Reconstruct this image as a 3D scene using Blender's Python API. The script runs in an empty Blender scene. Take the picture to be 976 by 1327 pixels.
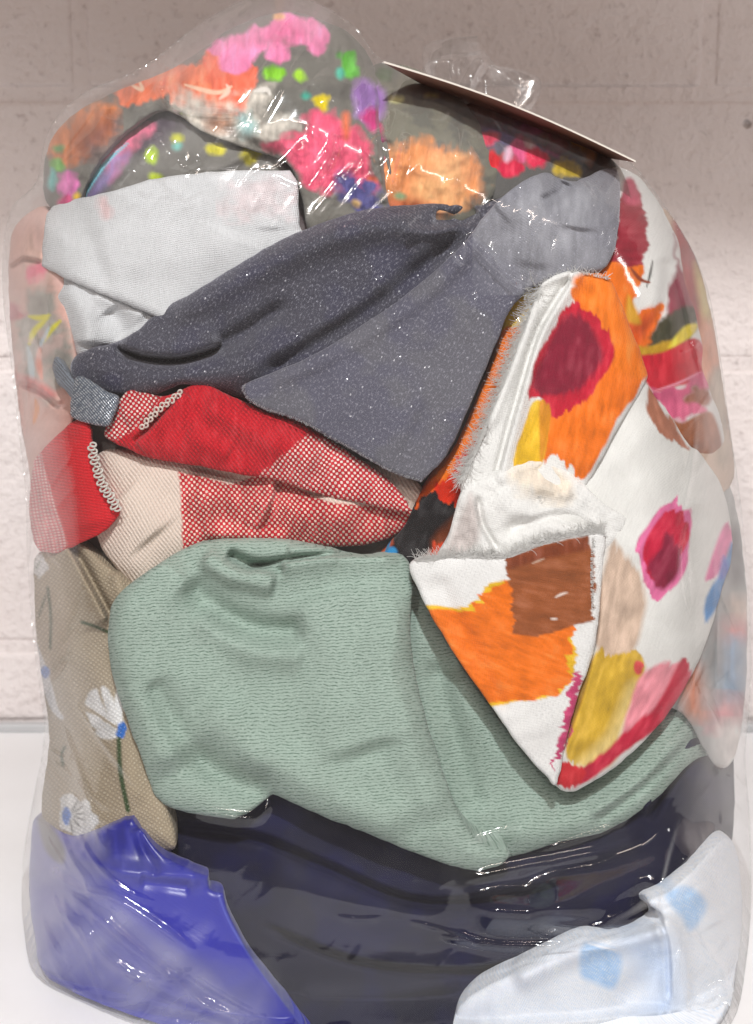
import bpy, math, random
import numpy as np
from math import radians, sin, cos, tan, atan, pi
random.seed(4); RNG = np.random.default_rng(4)
S = bpy.context.scene; COL = S.collection

# ------------------------------------------------------------------ camera, world, lamps, exposure
CAM = np.array([0.0, -0.90, 0.419]); PITCH = radians(13.0); FPX = 2250.0; CX, CY = 488.0, 663.5
cam = bpy.data.cameras.new('camera'); co = bpy.data.objects.new('camera', cam); COL.objects.link(co)
co.location = CAM; co.rotation_euler = (radians(90) - PITCH, 0, 0)
cam.sensor_fit = 'VERTICAL'; cam.sensor_height = 24; cam.lens = FPX / 1327 * 24
cam.clip_start = 0.02; cam.clip_end = 30
cam.dof.use_dof = True; cam.dof.focus_distance = 0.80; cam.dof.aperture_fstop = 9.0
S.camera = co
W = bpy.data.worlds.new('World'); S.world = W; W.use_nodes = True
W.node_tree.nodes['Background'].inputs[0].default_value = (1.0, 0.80, 0.70, 1)
W.node_tree.nodes['Background'].inputs[1].default_value = 0.16

def aim(o, target):
    d = np.array(target) - np.array(o.location)
    from mathutils import Vector
    o.rotation_euler = Vector(d).to_track_quat('-Z', 'Y').to_euler()

def spot(loc, half, power, rad, blend, col):
    l = bpy.data.lights.new('cutoff_spot', 'SPOT'); l.energy = power; l.shadow_soft_size = rad
    l.spot_size = 2 * half; l.spot_blend = blend; l.color = col
    o = bpy.data.objects.new('cutoff_spot', l); COL.objects.link(o); o.location = loc
    return o
# spots from above, cones shaped to add the shade edges across the upper wall
spot((0.02, -1.45, 1.62), atan(1.70 / (1.62 - 0.335)), 140, 0.035, 0.008, (0.95, 0.99, 1))
spot((-0.5, -2.2, 1.65), atan(2.45 / (1.65 - 0.435)), 56, 0.06, 0.02, (1, 0.94, 0.90))  # second spot added for a further, softer step of shade
al = bpy.data.lights.new('added_glint_light', 'AREA'); al.shape = 'RECTANGLE'; al.size = 0.10; al.size_y = 0.22; al.energy = 1.3; al.color = (1, 0.97, 0.95)
ao = bpy.data.objects.new('added_glint_light', al); COL.objects.link(ao); ao.location = (1.3, -0.22, 0.95); aim(ao, (0, -0.05, 0.3))  # added area light, no real window, to put glints on the film

tl_ = bpy.data.lights.new('added_streak_light', 'AREA'); tl_.shape = 'RECTANGLE'; tl_.size = 1.3; tl_.size_y = 0.06; tl_.energy = 7.4; tl_.color = (1, 0.83, 0.73)
to_ = bpy.data.objects.new('added_streak_light', tl_); COL.objects.link(to_); to_.location = (0.1, -1.35, 1.45); aim(to_, (0.1, -0.3, 0.0))  # long area light added for streaks on the film and warm fill
S.view_settings.view_transform = 'Standard'; S.view_settings.look = 'None'
S.view_settings.exposure = 0.0; S.view_settings.gamma = 1.0
S.cycles.max_bounces = 8; S.cycles.transparent_max_bounces = 24; S.cycles.caustics_reflective = False; S.cycles.caustics_refractive = False
S.cycles.use_denoising = True

# ------------------------------------------------------------------ numeric helpers
def at(px, py, d):
    """photo pixel + depth in front of the bag's middle plane -> world point"""
    px, py, d = np.broadcast_arrays(np.asarray(px, float), np.asarray(py, float), np.asarray(d, float))
    u = (px - CX) / FPX; v = -(py - CY) / FPX
    dy = cos(PITCH) + v * sin(PITCH); dz = -sin(PITCH) + v * cos(PITCH)
    t = (0.90 - d) / dy
    return np.stack([CAM[0] + u * t, -d + 0 * u, CAM[2] + dz * t], -1)

def d_table(py):
    a = PITCH + np.arctan((np.asarray(py, float) - CY) / FPX)
    return 0.90 - CAM[2] / np.tan(np.maximum(a, 0.05))

def lin(c):
    c = np.asarray(c, float) / 255.0
    return np.where(c <= 0.04045, c / 12.92, ((c + 0.055) / 1.055) ** 2.4)

_h = RNG.random((256, 256))
def vnoise(x, y):
    xi = np.floor(x).astype(int); yi = np.floor(y).astype(int); fx = x - xi; fy = y - yi
    fx = fx * fx * (3 - 2 * fx); fy = fy * fy * (3 - 2 * fy)
    g = lambda a, b: _h[a & 255, b & 255]
    return (g(xi, yi) * (1 - fx) + g(xi + 1, yi) * fx) * (1 - fy) + (g(xi, yi + 1) * (1 - fx) + g(xi + 1, yi + 1) * fx) * fy * 1.0
def fbm(x, y, o=3):
    s = 0; a = 0.5
    for k in range(o):
        s = s + a * (vnoise(x * 2 ** k + 17 * k, y * 2 ** k + 31 * k) - 0.5); a *= 0.5
    return s * 2

def smooth(pts, closed=True, n=8):
    """Catmull-Rom through the points; (x, y, 1) is a hard corner"""
    P = [np.array(p[:2], float) for p in pts]; K = [len(p) > 2 for p in pts]; N = len(P); out = []
    for i in range(N if closed else N - 1):
        j = (i + 1) % N
        a = P[(i - 1) % N] if (closed or i > 0) else P[i]
        b = P[(j + 1) % N] if (closed or j < N - 1) else P[j]
        t0 = np.zeros(2) if K[i] else (P[j] - a) / 2
        t1 = np.zeros(2) if K[j] else (b - P[i]) / 2
        if K[i]: t0 = (P[j] - P[i]) * 0.7
        if K[j]: t1 = (P[j] - P[i]) * 0.7
        for k in range(n):
            t = k / n
            out.append((2*t**3-3*t*t+1)*P[i] + (t**3-2*t*t+t)*t0 + (-2*t**3+3*t*t)*P[j] + (t**3-t*t)*t1)
    if not closed: out.append(P[-1])
    return np.array(out)

def seg_dist(x, y, L, closed):
    """unsigned distance, side (+ = left when walking with y down the page), nearest point, arc position"""
    A = L if closed else L[:-1]; B = np.roll(L, -1, 0) if closed else L[1:]
    n = len(x); best = np.full(n, 1e18); side = np.zeros(n); nx = np.zeros(n); ny = np.zeros(n); arc = np.zeros(n)
    seglen = np.hypot(*(B - A).T); cum = np.concatenate([[0], np.cumsum(seglen)])
    for i in range(len(A)):
        ax, ay = A[i]; dx, dy = B[i] - A[i]; l2 = dx*dx + dy*dy
        if l2 < 1e-9: continue
        t = np.clip(((x-ax)*dx + (y-ay)*dy) / l2, 0, 1)
        qx = ax + t*dx; qy = ay + t*dy; d2 = (x-qx)**2 + (y-qy)**2
        m = d2 < best
        best = np.where(m, d2, best); nx = np.where(m, qx, nx); ny = np.where(m, qy, ny)
        side = np.where(m, -((x-ax)*dy - (y-ay)*dx) * -1, side); arc = np.where(m, cum[i] + t*seglen[i], arc)
    return np.sqrt(best), side, nx, ny, arc / max(cum[-1], 1e-9)

def inside(x, y, L):
    r = np.zeros(len(x), bool); B = np.roll(L, -1, 0)
    for (ax, ay), (bx, by) in zip(L, B):
        if ay == by: continue
        c = ((ay > y) != (by > y)) & (x < (bx-ax) * (y-ay) / (by-ay) + ax)
        r ^= c
    return r

def sdist(x, y, L):
    d, _, nx, ny, _ = seg_dist(x, y, L, True)
    return np.where(inside(x, y, L), d, -d), nx, ny

# ------------------------------------------------------------------ the bag's body
BAG = smooth([(330,-6),(262,28),(185,86),(105,122),(62,170),(47,235),(16,268),(4,320),(4,390),(14,470),(24,560),(33,640),(35,720),(40,800),
    (49,880),(57,955),(46,1020),(33,1090),(28,1150),(31,1205),(46,1262),(110,1298),(190,1332),(320,1372),(500,1392),(720,1392),(880,1372),
    (948,1327),(968,1240),(974,1150),(972,1060),(966,980),(974,880),(970,760),(960,650),(947,560),(932,450),(916,370),(890,310),(852,252),(812,206),
    (745,172),(668,142),(600,112),(530,92),(490,74),(462,36),(420,8),(375,-8)], n=5)
_py = [-60, 0, 60, 105, 160, 300, 600, 900, 1080, 1250, 1345, 1400]
_F = [.012, .026, .058, .076, .084, .095, .118, .143, .158, .171, .175, .185]
def bag_d(x, y):
    x = np.asarray(x, float); y = np.asarray(y, float)
    sd, _, _ = sdist(x, y, BAG)
    t = np.clip(sd / 130.0, 0, 1)
    g = np.sqrt(np.clip(1 - (1 - t) ** 2, 0, 1))
    F = np.interp(y, _py, _F); s = np.maximum(d_table(y) + 0.0015, 0)
    F = F * (0.84 + 0.16 * np.clip(1 - ((x - 470) / 480) ** 2, 0, 1))
    return s + np.maximum(F - s, 0) * g
# lookup grid so that the body is only measured once
_gx = np.arange(-24, 1004, 4.0); _gy = np.arange(-40, 1420, 4.0)
_GX, _GY = np.meshgrid(_gx, _gy); _GD = bag_d(_GX.ravel(), _GY.ravel()).reshape(_GX.shape)
for _ in range(3):
    _GD[1:-1, 1:-1] = (_GD[1:-1, 1:-1] * 2 + _GD[:-2, 1:-1] + _GD[2:, 1:-1] + _GD[1:-1, :-2] + _GD[1:-1, 2:]) / 6
def base(x, y):
    fx = np.clip((x + 24) / 4, 0, len(_gx) - 1.001); fy = np.clip((y + 40) / 4, 0, len(_gy) - 1.001)
    i = fx.astype(int); j = fy.astype(int); a = fx - i; b = fy - j
    return (_GD[j, i]*(1-a) + _GD[j, i+1]*a)*(1-b) + (_GD[j+1, i]*(1-a) + _GD[j+1, i+1]*a)*b

# ------------------------------------------------------------------ mesh builders
def mesh_obj(name, V, F, mat=None, parent=None, uv=None, cols=None, smooth_=True):
    me = bpy.data.meshes.new(name)
    V = np.asarray(V, np.float32)
    if isinstance(F, np.ndarray):
        k = F.shape[1]; nf = len(F)
        me.vertices.add(len(V)); me.vertices.foreach_set('co', V.ravel())
        me.loops.add(nf * k); me.loops.foreach_set('vertex_index', F.ravel().astype(np.int32))
        me.polygons.add(nf); me.polygons.foreach_set('loop_start', np.arange(0, nf * k, k, dtype=np.int32))
        me.update(calc_edges=True)
    else:
        me.from_pydata(V.tolist(), [], F)
    me.validate()
    if smooth_: me.polygons.foreach_set('use_smooth', np.ones(len(me.polygons), bool))
    if uv is not None:
        li = np.zeros(len(me.loops), np.int32); me.loops.foreach_get('vertex_index', li)
        l = me.uv_layers.new(name='UVMap'); l.data.foreach_set('uv', np.asarray(uv, np.float32)[li].ravel())
    for nm, c in (cols or {}).items():
        a = me.color_attributes.new(nm, 'FLOAT_COLOR', 'POINT')
        c4 = np.ones((len(V), 4), np.float32); c4[:, :3] = c; a.data.foreach_set('color', c4.ravel())
    if mat: me.materials.append(mat)
    o = bpy.data.objects.new(name, me); COL.objects.link(o)
    if parent: o.parent = parent
    return o

def tag(o, label, cat, group=None):
    o['label'] = label; o['category'] = cat
    if group: o['group'] = group
    return o

def grid_in(outline, step):
    x0, y0 = outline.min(0) - step; x1, y1 = outline.max(0) + step
    xs = np.arange(x0, x1 + step, step); ys = np.arange(y0, y1 + step, step)
    X, Y = np.meshgrid(xs, ys); x = X.ravel().copy(); y = Y.ravel().copy()
    ins = inside(x, y, outline)
    ny, nx = X.shape; idx = np.arange(nx * ny).reshape(ny, nx)
    q = np.stack([idx[:-1, :-1], idx[1:, :-1], idx[1:, 1:], idx[:-1, 1:]], -1).reshape(-1, 4)
    q = q[ins[q].any(1)]
    used = np.unique(q); rem = np.full(nx * ny, -1); rem[used] = np.arange(len(used))
    q = rem[q]; x = x[used]; y = y[used]; ins = ins[used]
    sd, qx, qy, = sdist(x, y, outline)
    x = np.where(ins, x, qx); y = np.where(ins, y, qy); sd = np.where(ins, sd, 0)
    return x, y, sd, q

def boundary(q):
    E = {}
    e = np.concatenate([q[:, [0, 1]], q[:, [1, 2]], q[:, [2, 3]], q[:, [3, 0]]])
    key = np.sort(e, 1); k = key[:, 0].astype(np.int64) * (q.max() + 1) + key[:, 1]
    _, inv, cnt = np.unique(k, return_inverse=True, return_counts=True)
    return e[cnt[inv] == 1]

FG_ = 1.45
class Fold:
    """kinds: 'ridge' (rounded, +/-), 'step' (cliff along the line, the side named by sign stays high and decays away)"""
    def __init__(s, kind, pts, w, a, w2=None, side=1, ends=0.12):
        s.k = kind; s.L = smooth(pts, False, 6); s.w = w; s.a = a; s.w2 = w2 or w; s.side = side; s.ends = ends
    def __call__(s, x, y):
        d, sg, _, _, arc = seg_dist(x, y, s.L, False)
        fade = np.clip(np.minimum(arc, 1 - arc) / s.ends, 0, 1) if s.ends > 0 else 1.0
        fade = fade * fade * (3 - 2 * fade) if s.ends > 0 else 1.0
        if s.k == 'ridge': return s.a * np.exp(-(d / s.w) ** 2) * fade
        hi = (sg * s.side) > 0
        # high side: decays over w; low side: sharp over w2
        v = np.where(hi, np.exp(-(d / s.w) ** 1.5), np.exp(-(d / s.w2) ** 2) - 0.75 * np.exp(-((d - 1.8 * s.w2) / (s.w2 * 1.1)) ** 2))
        return s.a * v * fade

def cloth(name, pts, lay, mat, label, cat='fabric scrap', step=2.6, roll=16, rollpx=None, folds=(), paint=None, paint2=None,
          col=(200, 200, 200), parent=None, back=0.018, lump=0.0016, lumpf=55, closed=False, n=6, wob=0.8, group='fabric scraps in the bag', seed=0, crinkle=0.0, fg=1.45):
    """one folded piece of cloth: its front drapes over the contents of the bag, its edges turn back"""
    L = smooth(pts, True, n)
    L = L + np.stack([fbm(L[:, 0] / 9 + seed, L[:, 1] / 9), fbm(L[:, 0] / 9 + 50, L[:, 1] / 9 + seed)], -1) * wob * 2
    x, y, sd, q = grid_in(L, step)
    b = base(x, y)
    d = b - (1.9 * lay + 0.0055) * np.clip(0.35 + b / 0.09, 0.35, 1)
    d = d + lump * fbm(x / lumpf + seed * 3.1, y / lumpf + seed * 1.7, 2) * 2
    if crinkle: d = d + crinkle * (np.abs(fbm(x / 26 + seed, y / 26, 3)) * -2 + 0.5)
    for f in folds: d = d + fg * f(x, y)
    R = rollpx or (roll * 2.4 if roll >= 9 else roll * 1.4)
    t = np.clip(sd / R, 0, 1); d = d - roll * 0.0004 * (1 - np.sqrt(np.clip(1 - (1 - t) ** 2, 0, 1)))
    lim = b - 0.0016
    d = np.where(d > lim - 0.002, lim - 0.002 + 0.002 * (1 - np.exp(-(d - lim + 0.002) / 0.002)), d)
    d = np.maximum(d, np.minimum(d_table(y) + 0.004 + np.minimum(0.25 * np.clip(0.02 - lay, 0, 1) , 0.004), b - 0.0006))
    V = at(x, y, d)
    V[:, 2] = np.maximum(V[:, 2], 0.001)
    c = paint(x, y) if paint else np.tile(lin(col), (len(x), 1))
    c2 = paint2(x, y) if paint2 else c
    uv = np.stack([x, -y], -1)
    be = boundary(q); bv = np.unique(be); N = len(x)
    m = np.full(N, -1); cen = V.mean(0)
    if closed:
        bk = V.copy(); tt = np.clip(sd / 160, 0, 1); gg = np.sqrt(1 - (1 - tt) ** 2)
        bk[:, 1] = V[:, 1] * (1 - gg) + gg * (0.012 + 0.62 * b - 0.004)
        bk[:, 1] = np.maximum(bk[:, 1], V[:, 1] + 0.004 * gg)
        inner = np.setdiff1d(np.arange(N), bv); m[bv] = bv; m[inner] = N + np.arange(len(inner))
        V = np.concatenate([V, bk[inner]]); F = np.concatenate([q, m[q][:, ::-1]])
        c = np.concatenate([c, c[inner]]); c2 = np.concatenate([c2, c2[inner]]); uv = np.concatenate([uv, uv[inner]])
    else:
        rings = 4; Vs = [V]; Fs = [q]; prev = np.arange(N); cs = [c]; c2s = [c2]; uvs = [uv]; off = N
        cx_, cy_ = L.mean(0)
        for r in range(1, rings + 1):
            k = r / rings; m2 = np.full(N, -1); m2[bv] = off + np.arange(len(bv)); off += len(bv)
            P = V[bv].copy(); P[:, 1] += back * k
            inward = (cen - P) * [1, 0, 1]; inward /= np.maximum(np.linalg.norm(inward, axis=1, keepdims=True), 1e-6)
            P += inward * 0.006 * k * k; P[:, 2] = np.maximum(P[:, 2], 0.003)
            Vs.append(P); cs.append(c[bv]); c2s.append(c2[bv]); uvs.append(uv[bv] + [r * 3, 0])
            Fs.append(np.stack([prev[be[:, 1]], prev[be[:, 0]], m2[be[:, 0]], m2[be[:, 1]]], -1)); prev = m2
        V = np.concatenate(Vs); F = np.concatenate(Fs); c = np.concatenate(cs); c2 = np.concatenate(c2s); uv = np.concatenate(uvs)
    o = mesh_obj(name, V, F, mat, parent, uv=uv, cols={'tint': c, 'tint2': c2})
    if label: tag(o, label, cat, group)
    o_info[o.name] = dict(L=L, lay=lay, folds=folds, roll=roll)
    return o
o_info = {}

# ------------------------------------------------------------------ node helper
class N:
    def __init__(s, name):
        s.m = bpy.data.materials.new(name); s.m.use_nodes = True; s.t = s.m.node_tree; s.t.nodes.clear()
        s.out = s.t.nodes.new('ShaderNodeOutputMaterial')
    def n(s, typ, **kw):
        nd = s.t.nodes.new('ShaderNode' + typ)
        for k, v in kw.items():
            if k.startswith('i_'):
                nd.inputs[k[2:].replace('_', ' ')].default_value = v
            else: setattr(nd, k, v)
        return nd
    def l(s, a, b): s.t.links.new(a, b)
    def put(s, v, sock):
        if isinstance(v, (int, float)): sock.default_value = v
        elif isinstance(v, tuple): sock.default_value = v
        else: s.l(v, sock)
    def math(s, op, a, b=0.0, c=0.0, clamp=False):
        nd = s.n('Math', operation=op, use_clamp=clamp); s.put(a, nd.inputs[0]); s.put(b, nd.inputs[1]); s.put(c, nd.inputs[2]); return nd.outputs[0]
    def mix(s, f, a, b, blend='MIX'):
        nd = s.n('Mix', data_type='RGBA', blend_type=blend); s.put(f, nd.inputs[0]); s.put(a, nd.inputs[6]); s.put(b, nd.inputs[7]); return nd.outputs[2]
    def uv(s):
        u = s.n('UVMap', uv_map='UVMap'); x = s.n('SeparateXYZ'); s.l(u.outputs[0], x.inputs[0]); return u.outputs[0], x.outputs[0], x.outputs[1]
    def noise(s, vec, scale, detail=3, rough=0.5):
        nd = s.n('TexNoise'); s.l(vec, nd.inputs['Vector']); nd.inputs['Scale'].default_value = scale
        nd.inputs['Detail'].default_value = detail; nd.inputs['Roughness'].default_value = rough; return nd.outputs[0]
    def mapped(s, vec, sx, sy, rot=0.0):
        mp = s.n('Mapping'); s.l(vec, mp.inputs[0]); mp.inputs['Rotation'].default_value = (0, 0, rot)
        mp.inputs['Scale'].default_value = (sx, sy, 1); return mp.outputs[0]
    def rampv(s, v, lo, hi, a=0.0, b=1.0):
        nd = s.n('MapRange', interpolation_type='SMOOTHSTEP'); s.put(v, nd.inputs[0]); nd.inputs[1].default_value = lo; nd.inputs[2].default_value = hi
        nd.inputs[3].default_value = a; nd.inputs[4].default_value = b; return nd.outputs[0]
    def attr(s, nm):
        a = s.n('Attribute', attribute_name=nm, attribute_type='GEOMETRY'); return a.outputs[0]

def cloth_mat(name, kind='plain', pitch=3.2, rot=0.0, bump=0.25, rough=0.85, sheen=0.15, **kw):
    g = N(name); vec, _, _ = g.uv()
    warp = g.noise(vec, 0.035, 2); wv = g.n('VectorMath', operation='MULTIPLY_ADD')
    nz = g.n('TexNoise'); g.l(vec, nz.inputs[0]); nz.inputs['Scale'].default_value = 0.012; nz.inputs['Detail'].default_value = 1
    g.l(nz.outputs[1], wv.inputs[0]); wv.inputs[1].default_value = (14, 14, 0); g.l(vec, wv.inputs[2])
    mp = g.n('Mapping'); g.l(wv.outputs[0], mp.inputs[0]); mp.inputs['Rotation'].default_value = (0, 0, rot)
    sp = g.n('SeparateXYZ'); g.l(mp.outputs[0], sp.inputs[0]); u, v = sp.outputs[0], sp.outputs[1]
    k = 2 * pi / pitch
    col = g.attr('tint'); spec = 0.25; fine = g.noise(vec, 0.55, 3, 0.6)
    rgh = rough; metal = 0.0
    su = g.math('SINE', g.math('MULTIPLY', u, k)); sv = g.math('SINE', g.math('MULTIPLY', v, k))
    if kind == 'plain':
        h = g.math('ADD', g.math('MULTIPLY', g.math('ABSOLUTE', su), 0.5), g.math('MULTIPLY', g.math('ABSOLUTE', sv), 0.5))
        h = g.math('ADD', h, g.math('MULTIPLY', fine, 1.0))
        streak = g.noise(g.mapped(mp.outputs[0], 0.45, 0.05), 1.0, 2)
        h = g.math('ADD', h, g.math('MULTIPLY', streak, 0.8))
        if kw.get('grid'):
            q = 2 * pi / kw['grid']; gr = g.math('MULTIPLY', g.math('SINE', g.math('MULTIPLY', u, q)), g.math('SINE', g.math('MULTIPLY', v, q * 0.8)))
            gg = g.math('MULTIPLY', g.rampv(gr, 0.0, 0.9), g.rampv(g.noise(vec, 0.03, 2), 0.35, 0.6))
            col = g.mix(g.math('MULTIPLY', gg, 0.07), col, (0, 0, 0, 1)); h = g.math('SUBTRACT', h, g.math('MULTIPLY', gg, 0.28))
        col = g.mix(g.rampv(streak, 0.3, 0.8, 0.0, 0.07), col, (0.0, 0.0, 0.0, 1), 'MIX')
    elif kind == 'knit':
        row = g.math('ADD', g.math('MULTIPLY', v, k), g.math('MULTIPLY', g.noise(g.mapped(mp.outputs[0], 0.11, 0.05), 1.0, 2, 0.6), 9.0))
        a = g.math('SINE', row)
        jit = g.noise(g.mapped(mp.outputs[0], 0.20, 0.36), 1.0, 3, 0.75)
        gap = g.math('MULTIPLY', g.rampv(a, 0.15, 0.95), g.rampv(jit, 0.42, 0.6))
        h = g.math('ADD', g.math('MULTIPLY', gap, -1.0), g.math('MULTIPLY', fine, 0.5))
        h = g.math('ADD', h, g.math('MULTIPLY', jit, 0.8))
        col = g.mix(g.math('MULTIPLY', gap, 0.68), col, tuple(lin((60, 100, 80))) + (1,))
        lt = g.rampv(g.noise(g.mapped(mp.outputs[0], 0.2, 0.5), 1.3, 2), 0.52, 0.75, 0, 0.35)
        col = g.mix(lt, col, tuple(lin((205, 222, 210))) + (1,))
    elif kind == 'twill':
        # two-colour weave: pale floats over the coloured ground
        a = g.math('SINE', g.math('ADD', g.math('MULTIPLY', u, k), g.math('MULTIPLY', v, k * 0.55)))
        b = g.math('SINE', g.math('SUBTRACT', g.math('MULTIPLY', v, k), g.math('MULTIPLY', u, k * 0.45)))
        dot = g.rampv(g.math('ADD', g.math('MULTIPLY', a, b), g.math('MULTIPLY', g.math('SUBTRACT', fine, 0.5), 0.6)), 0.05, 0.4)
        rib = g.math('SINE', g.math('ADD', g.math('MULTIPLY', u, k * 1.1), g.math('MULTIPLY', v, k * 1.5)))
        col = g.mix(dot, col, g.attr('tint2'))
        col = g.mix(g.math('MULTIPLY', g.rampv(rib, 0.2, 1.0), 0.22), col, (0, 0, 0, 1))
        h = g.math('ADD', g.math('MULTIPLY', dot, 0.5), g.math('MULTIPLY', rib, -0.35)); h = g.math('ADD', h, g.math('MULTIPLY', fine, 0.5))
    elif kind == 'canvas':
        a = g.math('SINE', g.math('MULTIPLY', g.math('ADD', u, g.math('MULTIPLY', v, 0.4)), k))
        b = g.math('SINE', g.math('MULTIPLY', g.math('SUBTRACT', v, g.math('MULTIPLY', u, 0.4)), k))
        dot = g.rampv(g.math('MULTIPLY', a, b), -0.1, 0.5)
        h = g.math('ADD', dot, g.math('MULTIPLY', fine, 0.6))
        lt = g.rampv(g.noise(g.mapped(mp.outputs[0], 0.35, 0.35), 1.0, 2), 0.5, 0.7, 0, 0.45)
        col = g.mix(g.math('MULTIPLY', lt, dot), col, tuple(lin((215, 208, 190))) + (1,))
        col = g.mix(g.math('MULTIPLY', g.math('SUBTRACT', 1.0, dot), 0.22), col, (0.02, 0.02, 0.01, 1))
    elif kind == 'velvet':
        pile = g.noise(g.mapped(mp.outputs[0], 0.5, 0.22), 1.0, 4, 0.7)
        vo = g.n('TexVoronoi'); g.l(g.mapped(mp.outputs[0], 0.24, 0.15), vo.inputs['Vector']); vo.inputs['Scale'].default_value = 1.0
        pick = g.n('SeparateXYZ'); g.l(vo.outputs['Color'], pick.inputs[0])
        spk = g.math('MULTIPLY', g.rampv(vo.outputs['Distance'], 0.26, 0.10), g.math('GREATER_THAN', pick.outputs[0], 0.93))
        thr = g.noise(g.mapped(mp.outputs[0], 0.42, 0.2), 1.0, 3, 0.75)
        thr = g.rampv(thr, 0.50, 0.74, 0, 0.8)
        col = g.mix(thr, col, tuple(lin((160, 159, 170))) + (1,))
        col = g.mix(spk, col, tuple(lin((235, 235, 242))) + (1,))
        rgh = g.math('SUBTRACT', rough, g.math('MULTIPLY', g.math('MAXIMUM', spk, g.math('MULTIPLY', thr, 0.7)), 0.5))
        metal = g.math('MAXIMUM', spk, g.math('MULTIPLY', thr, 0.5)); h = g.math('ADD', g.math('MULTIPLY', pile, 1.2), g.math('MULTIPLY', sv, 0.12))
    elif kind == 'satin':
        st = g.noise(g.mapped(mp.outputs[0], 0.02, 0.3), 1.0, 3)
        h = g.math('ADD', g.math('MULTIPLY', st, 0.5), g.math('MULTIPLY', fine, 0.35)); spec = 0.6
    elif kind == 'ribbed':
        h = g.math('ADD', g.math('ABSOLUTE', su), g.math('MULTIPLY', fine, 0.5))
        sh = g.rampv(g.math('ABSOLUTE', su), 0.5, 0.95); tw = g.rampv(g.noise(g.mapped(mp.outputs[0], 0.1, 0.45), 1.0, 2), 0.4, 0.65)
        w = g.math('MULTIPLY', sh, tw)
        col = g.mix(w, col, g.attr('tint2')); metal = g.math('MULTIPLY', w, kw.get('metal', 0.0)); rgh = g.math('SUBTRACT', rough, g.math('MULTIPLY', w, 0.4 * kw.get('metal', 0.0)))
    blot = g.noise(vec, 0.02, 3)
    col = g.mix(g.rampv(blot, 0.35, 0.75, 0.0, 0.07), col, (0.05, 0.045, 0.04, 1))
    col = g.mix(g.math('MULTIPLY', g.math('SUBTRACT', fine, 0.4), 0.25, clamp=True), col, (0, 0, 0, 1))
    bp = g.n('Bump'); bp.inputs['Strength'].default_value = bump; bp.inputs['Distance'].default_value = 0.0006 * kw.get('bd', 1.0); g.l(h, bp.inputs['Height'])
    p = g.n('BsdfPrincipled'); g.l(col, p.inputs['Base Color']); g.put(rgh, p.inputs['Roughness']); g.put(metal, p.inputs['Metallic'])
    p.inputs['Specular IOR Level'].default_value = spec; p.inputs['Sheen Weight'].default_value = sheen; p.inputs['Sheen Roughness'].default_value = 0.45
    p.inputs['Sheen Tint'].default_value = kw.get('sheen_tint', (1, 1, 1, 1))
    g.l(bp.outputs[0], p.inputs['Normal']); g.l(p.outputs[0], g.out.inputs[0])
    return g.m

# ------------------------------------------------------------------ the setting: shelf and block wall
def wall_mat():
    g = N('painted_block'); tc = g.n('TexCoord'); v = tc.outputs['Object']
    geo = g.n('NewGeometry'); pos = geo.outputs['Position']
    big = g.noise(pos, 7, 3); pit = g.noise(pos, 160, 4, 0.65); mid = g.noise(pos, 45, 3)
    vo = g.n('TexVoronoi'); g.l(pos, vo.inputs['Vector']); vo.inputs['Scale'].default_value = 75
    pk = g.n('SeparateXYZ'); g.l(vo.outputs['Color'], pk.inputs[0])
    hole = g.math('MULTIPLY', g.rampv(vo.outputs['Distance'], 0.28, 0.06), g.math('GREATER_THAN', pk.outputs[0], 0.955))
    c = g.mix(g.rampv(big, 0.3, 0.7), tuple(lin((227, 216, 213))) + (1,), tuple(lin((234, 225, 223))) + (1,))
    c = g.mix(g.rampv(pit, 0.55, 0.75, 0, 0.4), c, tuple(lin((150, 130, 125))) + (1,))
    c = g.mix(g.math('MULTIPLY', hole, 0.45), c, tuple(lin((95, 75, 70))) + (1,))
    h = g.math('ADD', g.math('MULTIPLY', pit, 1.0), g.math('MULTIPLY', mid, 1.5)); h = g.math('SUBTRACT', h, g.math('MULTIPLY', hole, 1.5))
    b = g.n('Bump'); b.inputs['Strength'].default_value = 0.9; b.inputs['Distance'].default_value = 0.0028; g.l(h, b.inputs['Height'])
    p = g.n('BsdfPrincipled'); g.l(c, p.inputs['Base Color']); p.inputs['Roughness'].default_value = 0.75; g.l(b.outputs[0], p.inputs['Normal']); g.l(p.outputs[0], g.out.inputs[0])
    return g.m
WM = wall_mat()
def box(x0, x1, y0, y1, z0, z1, bev=0.0):
    V = [(x, y, z) for x in (x0, x1) for y in (y0, y1) for z in (z0, z1)]
    F = [(0,1,3,2),(4,6,7,5),(0,4,5,1),(2,3,7,6),(0,2,6,4),(1,5,7,3)]
    return V, F
def box_obj(name, b, mat, parent=None, bev=0.0, seg=2):
    V, F = box(*b); o = mesh_obj(name, V, F, mat, parent, smooth_=False)
    if bev:
        m = o.modifiers.new('bevel', 'BEVEL'); m.width = bev; m.segments = seg
    return o
WY = 0.25
def wall_z(py, y=WY): return float(at(488, py, -y)[2])
wall = box_obj('wall', (-1.2, 1.2, WY + 0.0012, WY + 0.12, -0.05, 1.0), WM); wall['kind'] = 'structure'
wall['label'] = 'white painted concrete block wall behind the bag'
j0 = wall_z(838); j1 = wall_z(472); CH = j1 - j0; BL = CH * 2.05
JZ = [j0 - CH, j0, j1, wall_z(122), wall_z(122) + CH, wall_z(122) + 2 * CH]
xr = float(at(912, 240, -WY)[0]); xl = xr
blk = None
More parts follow.
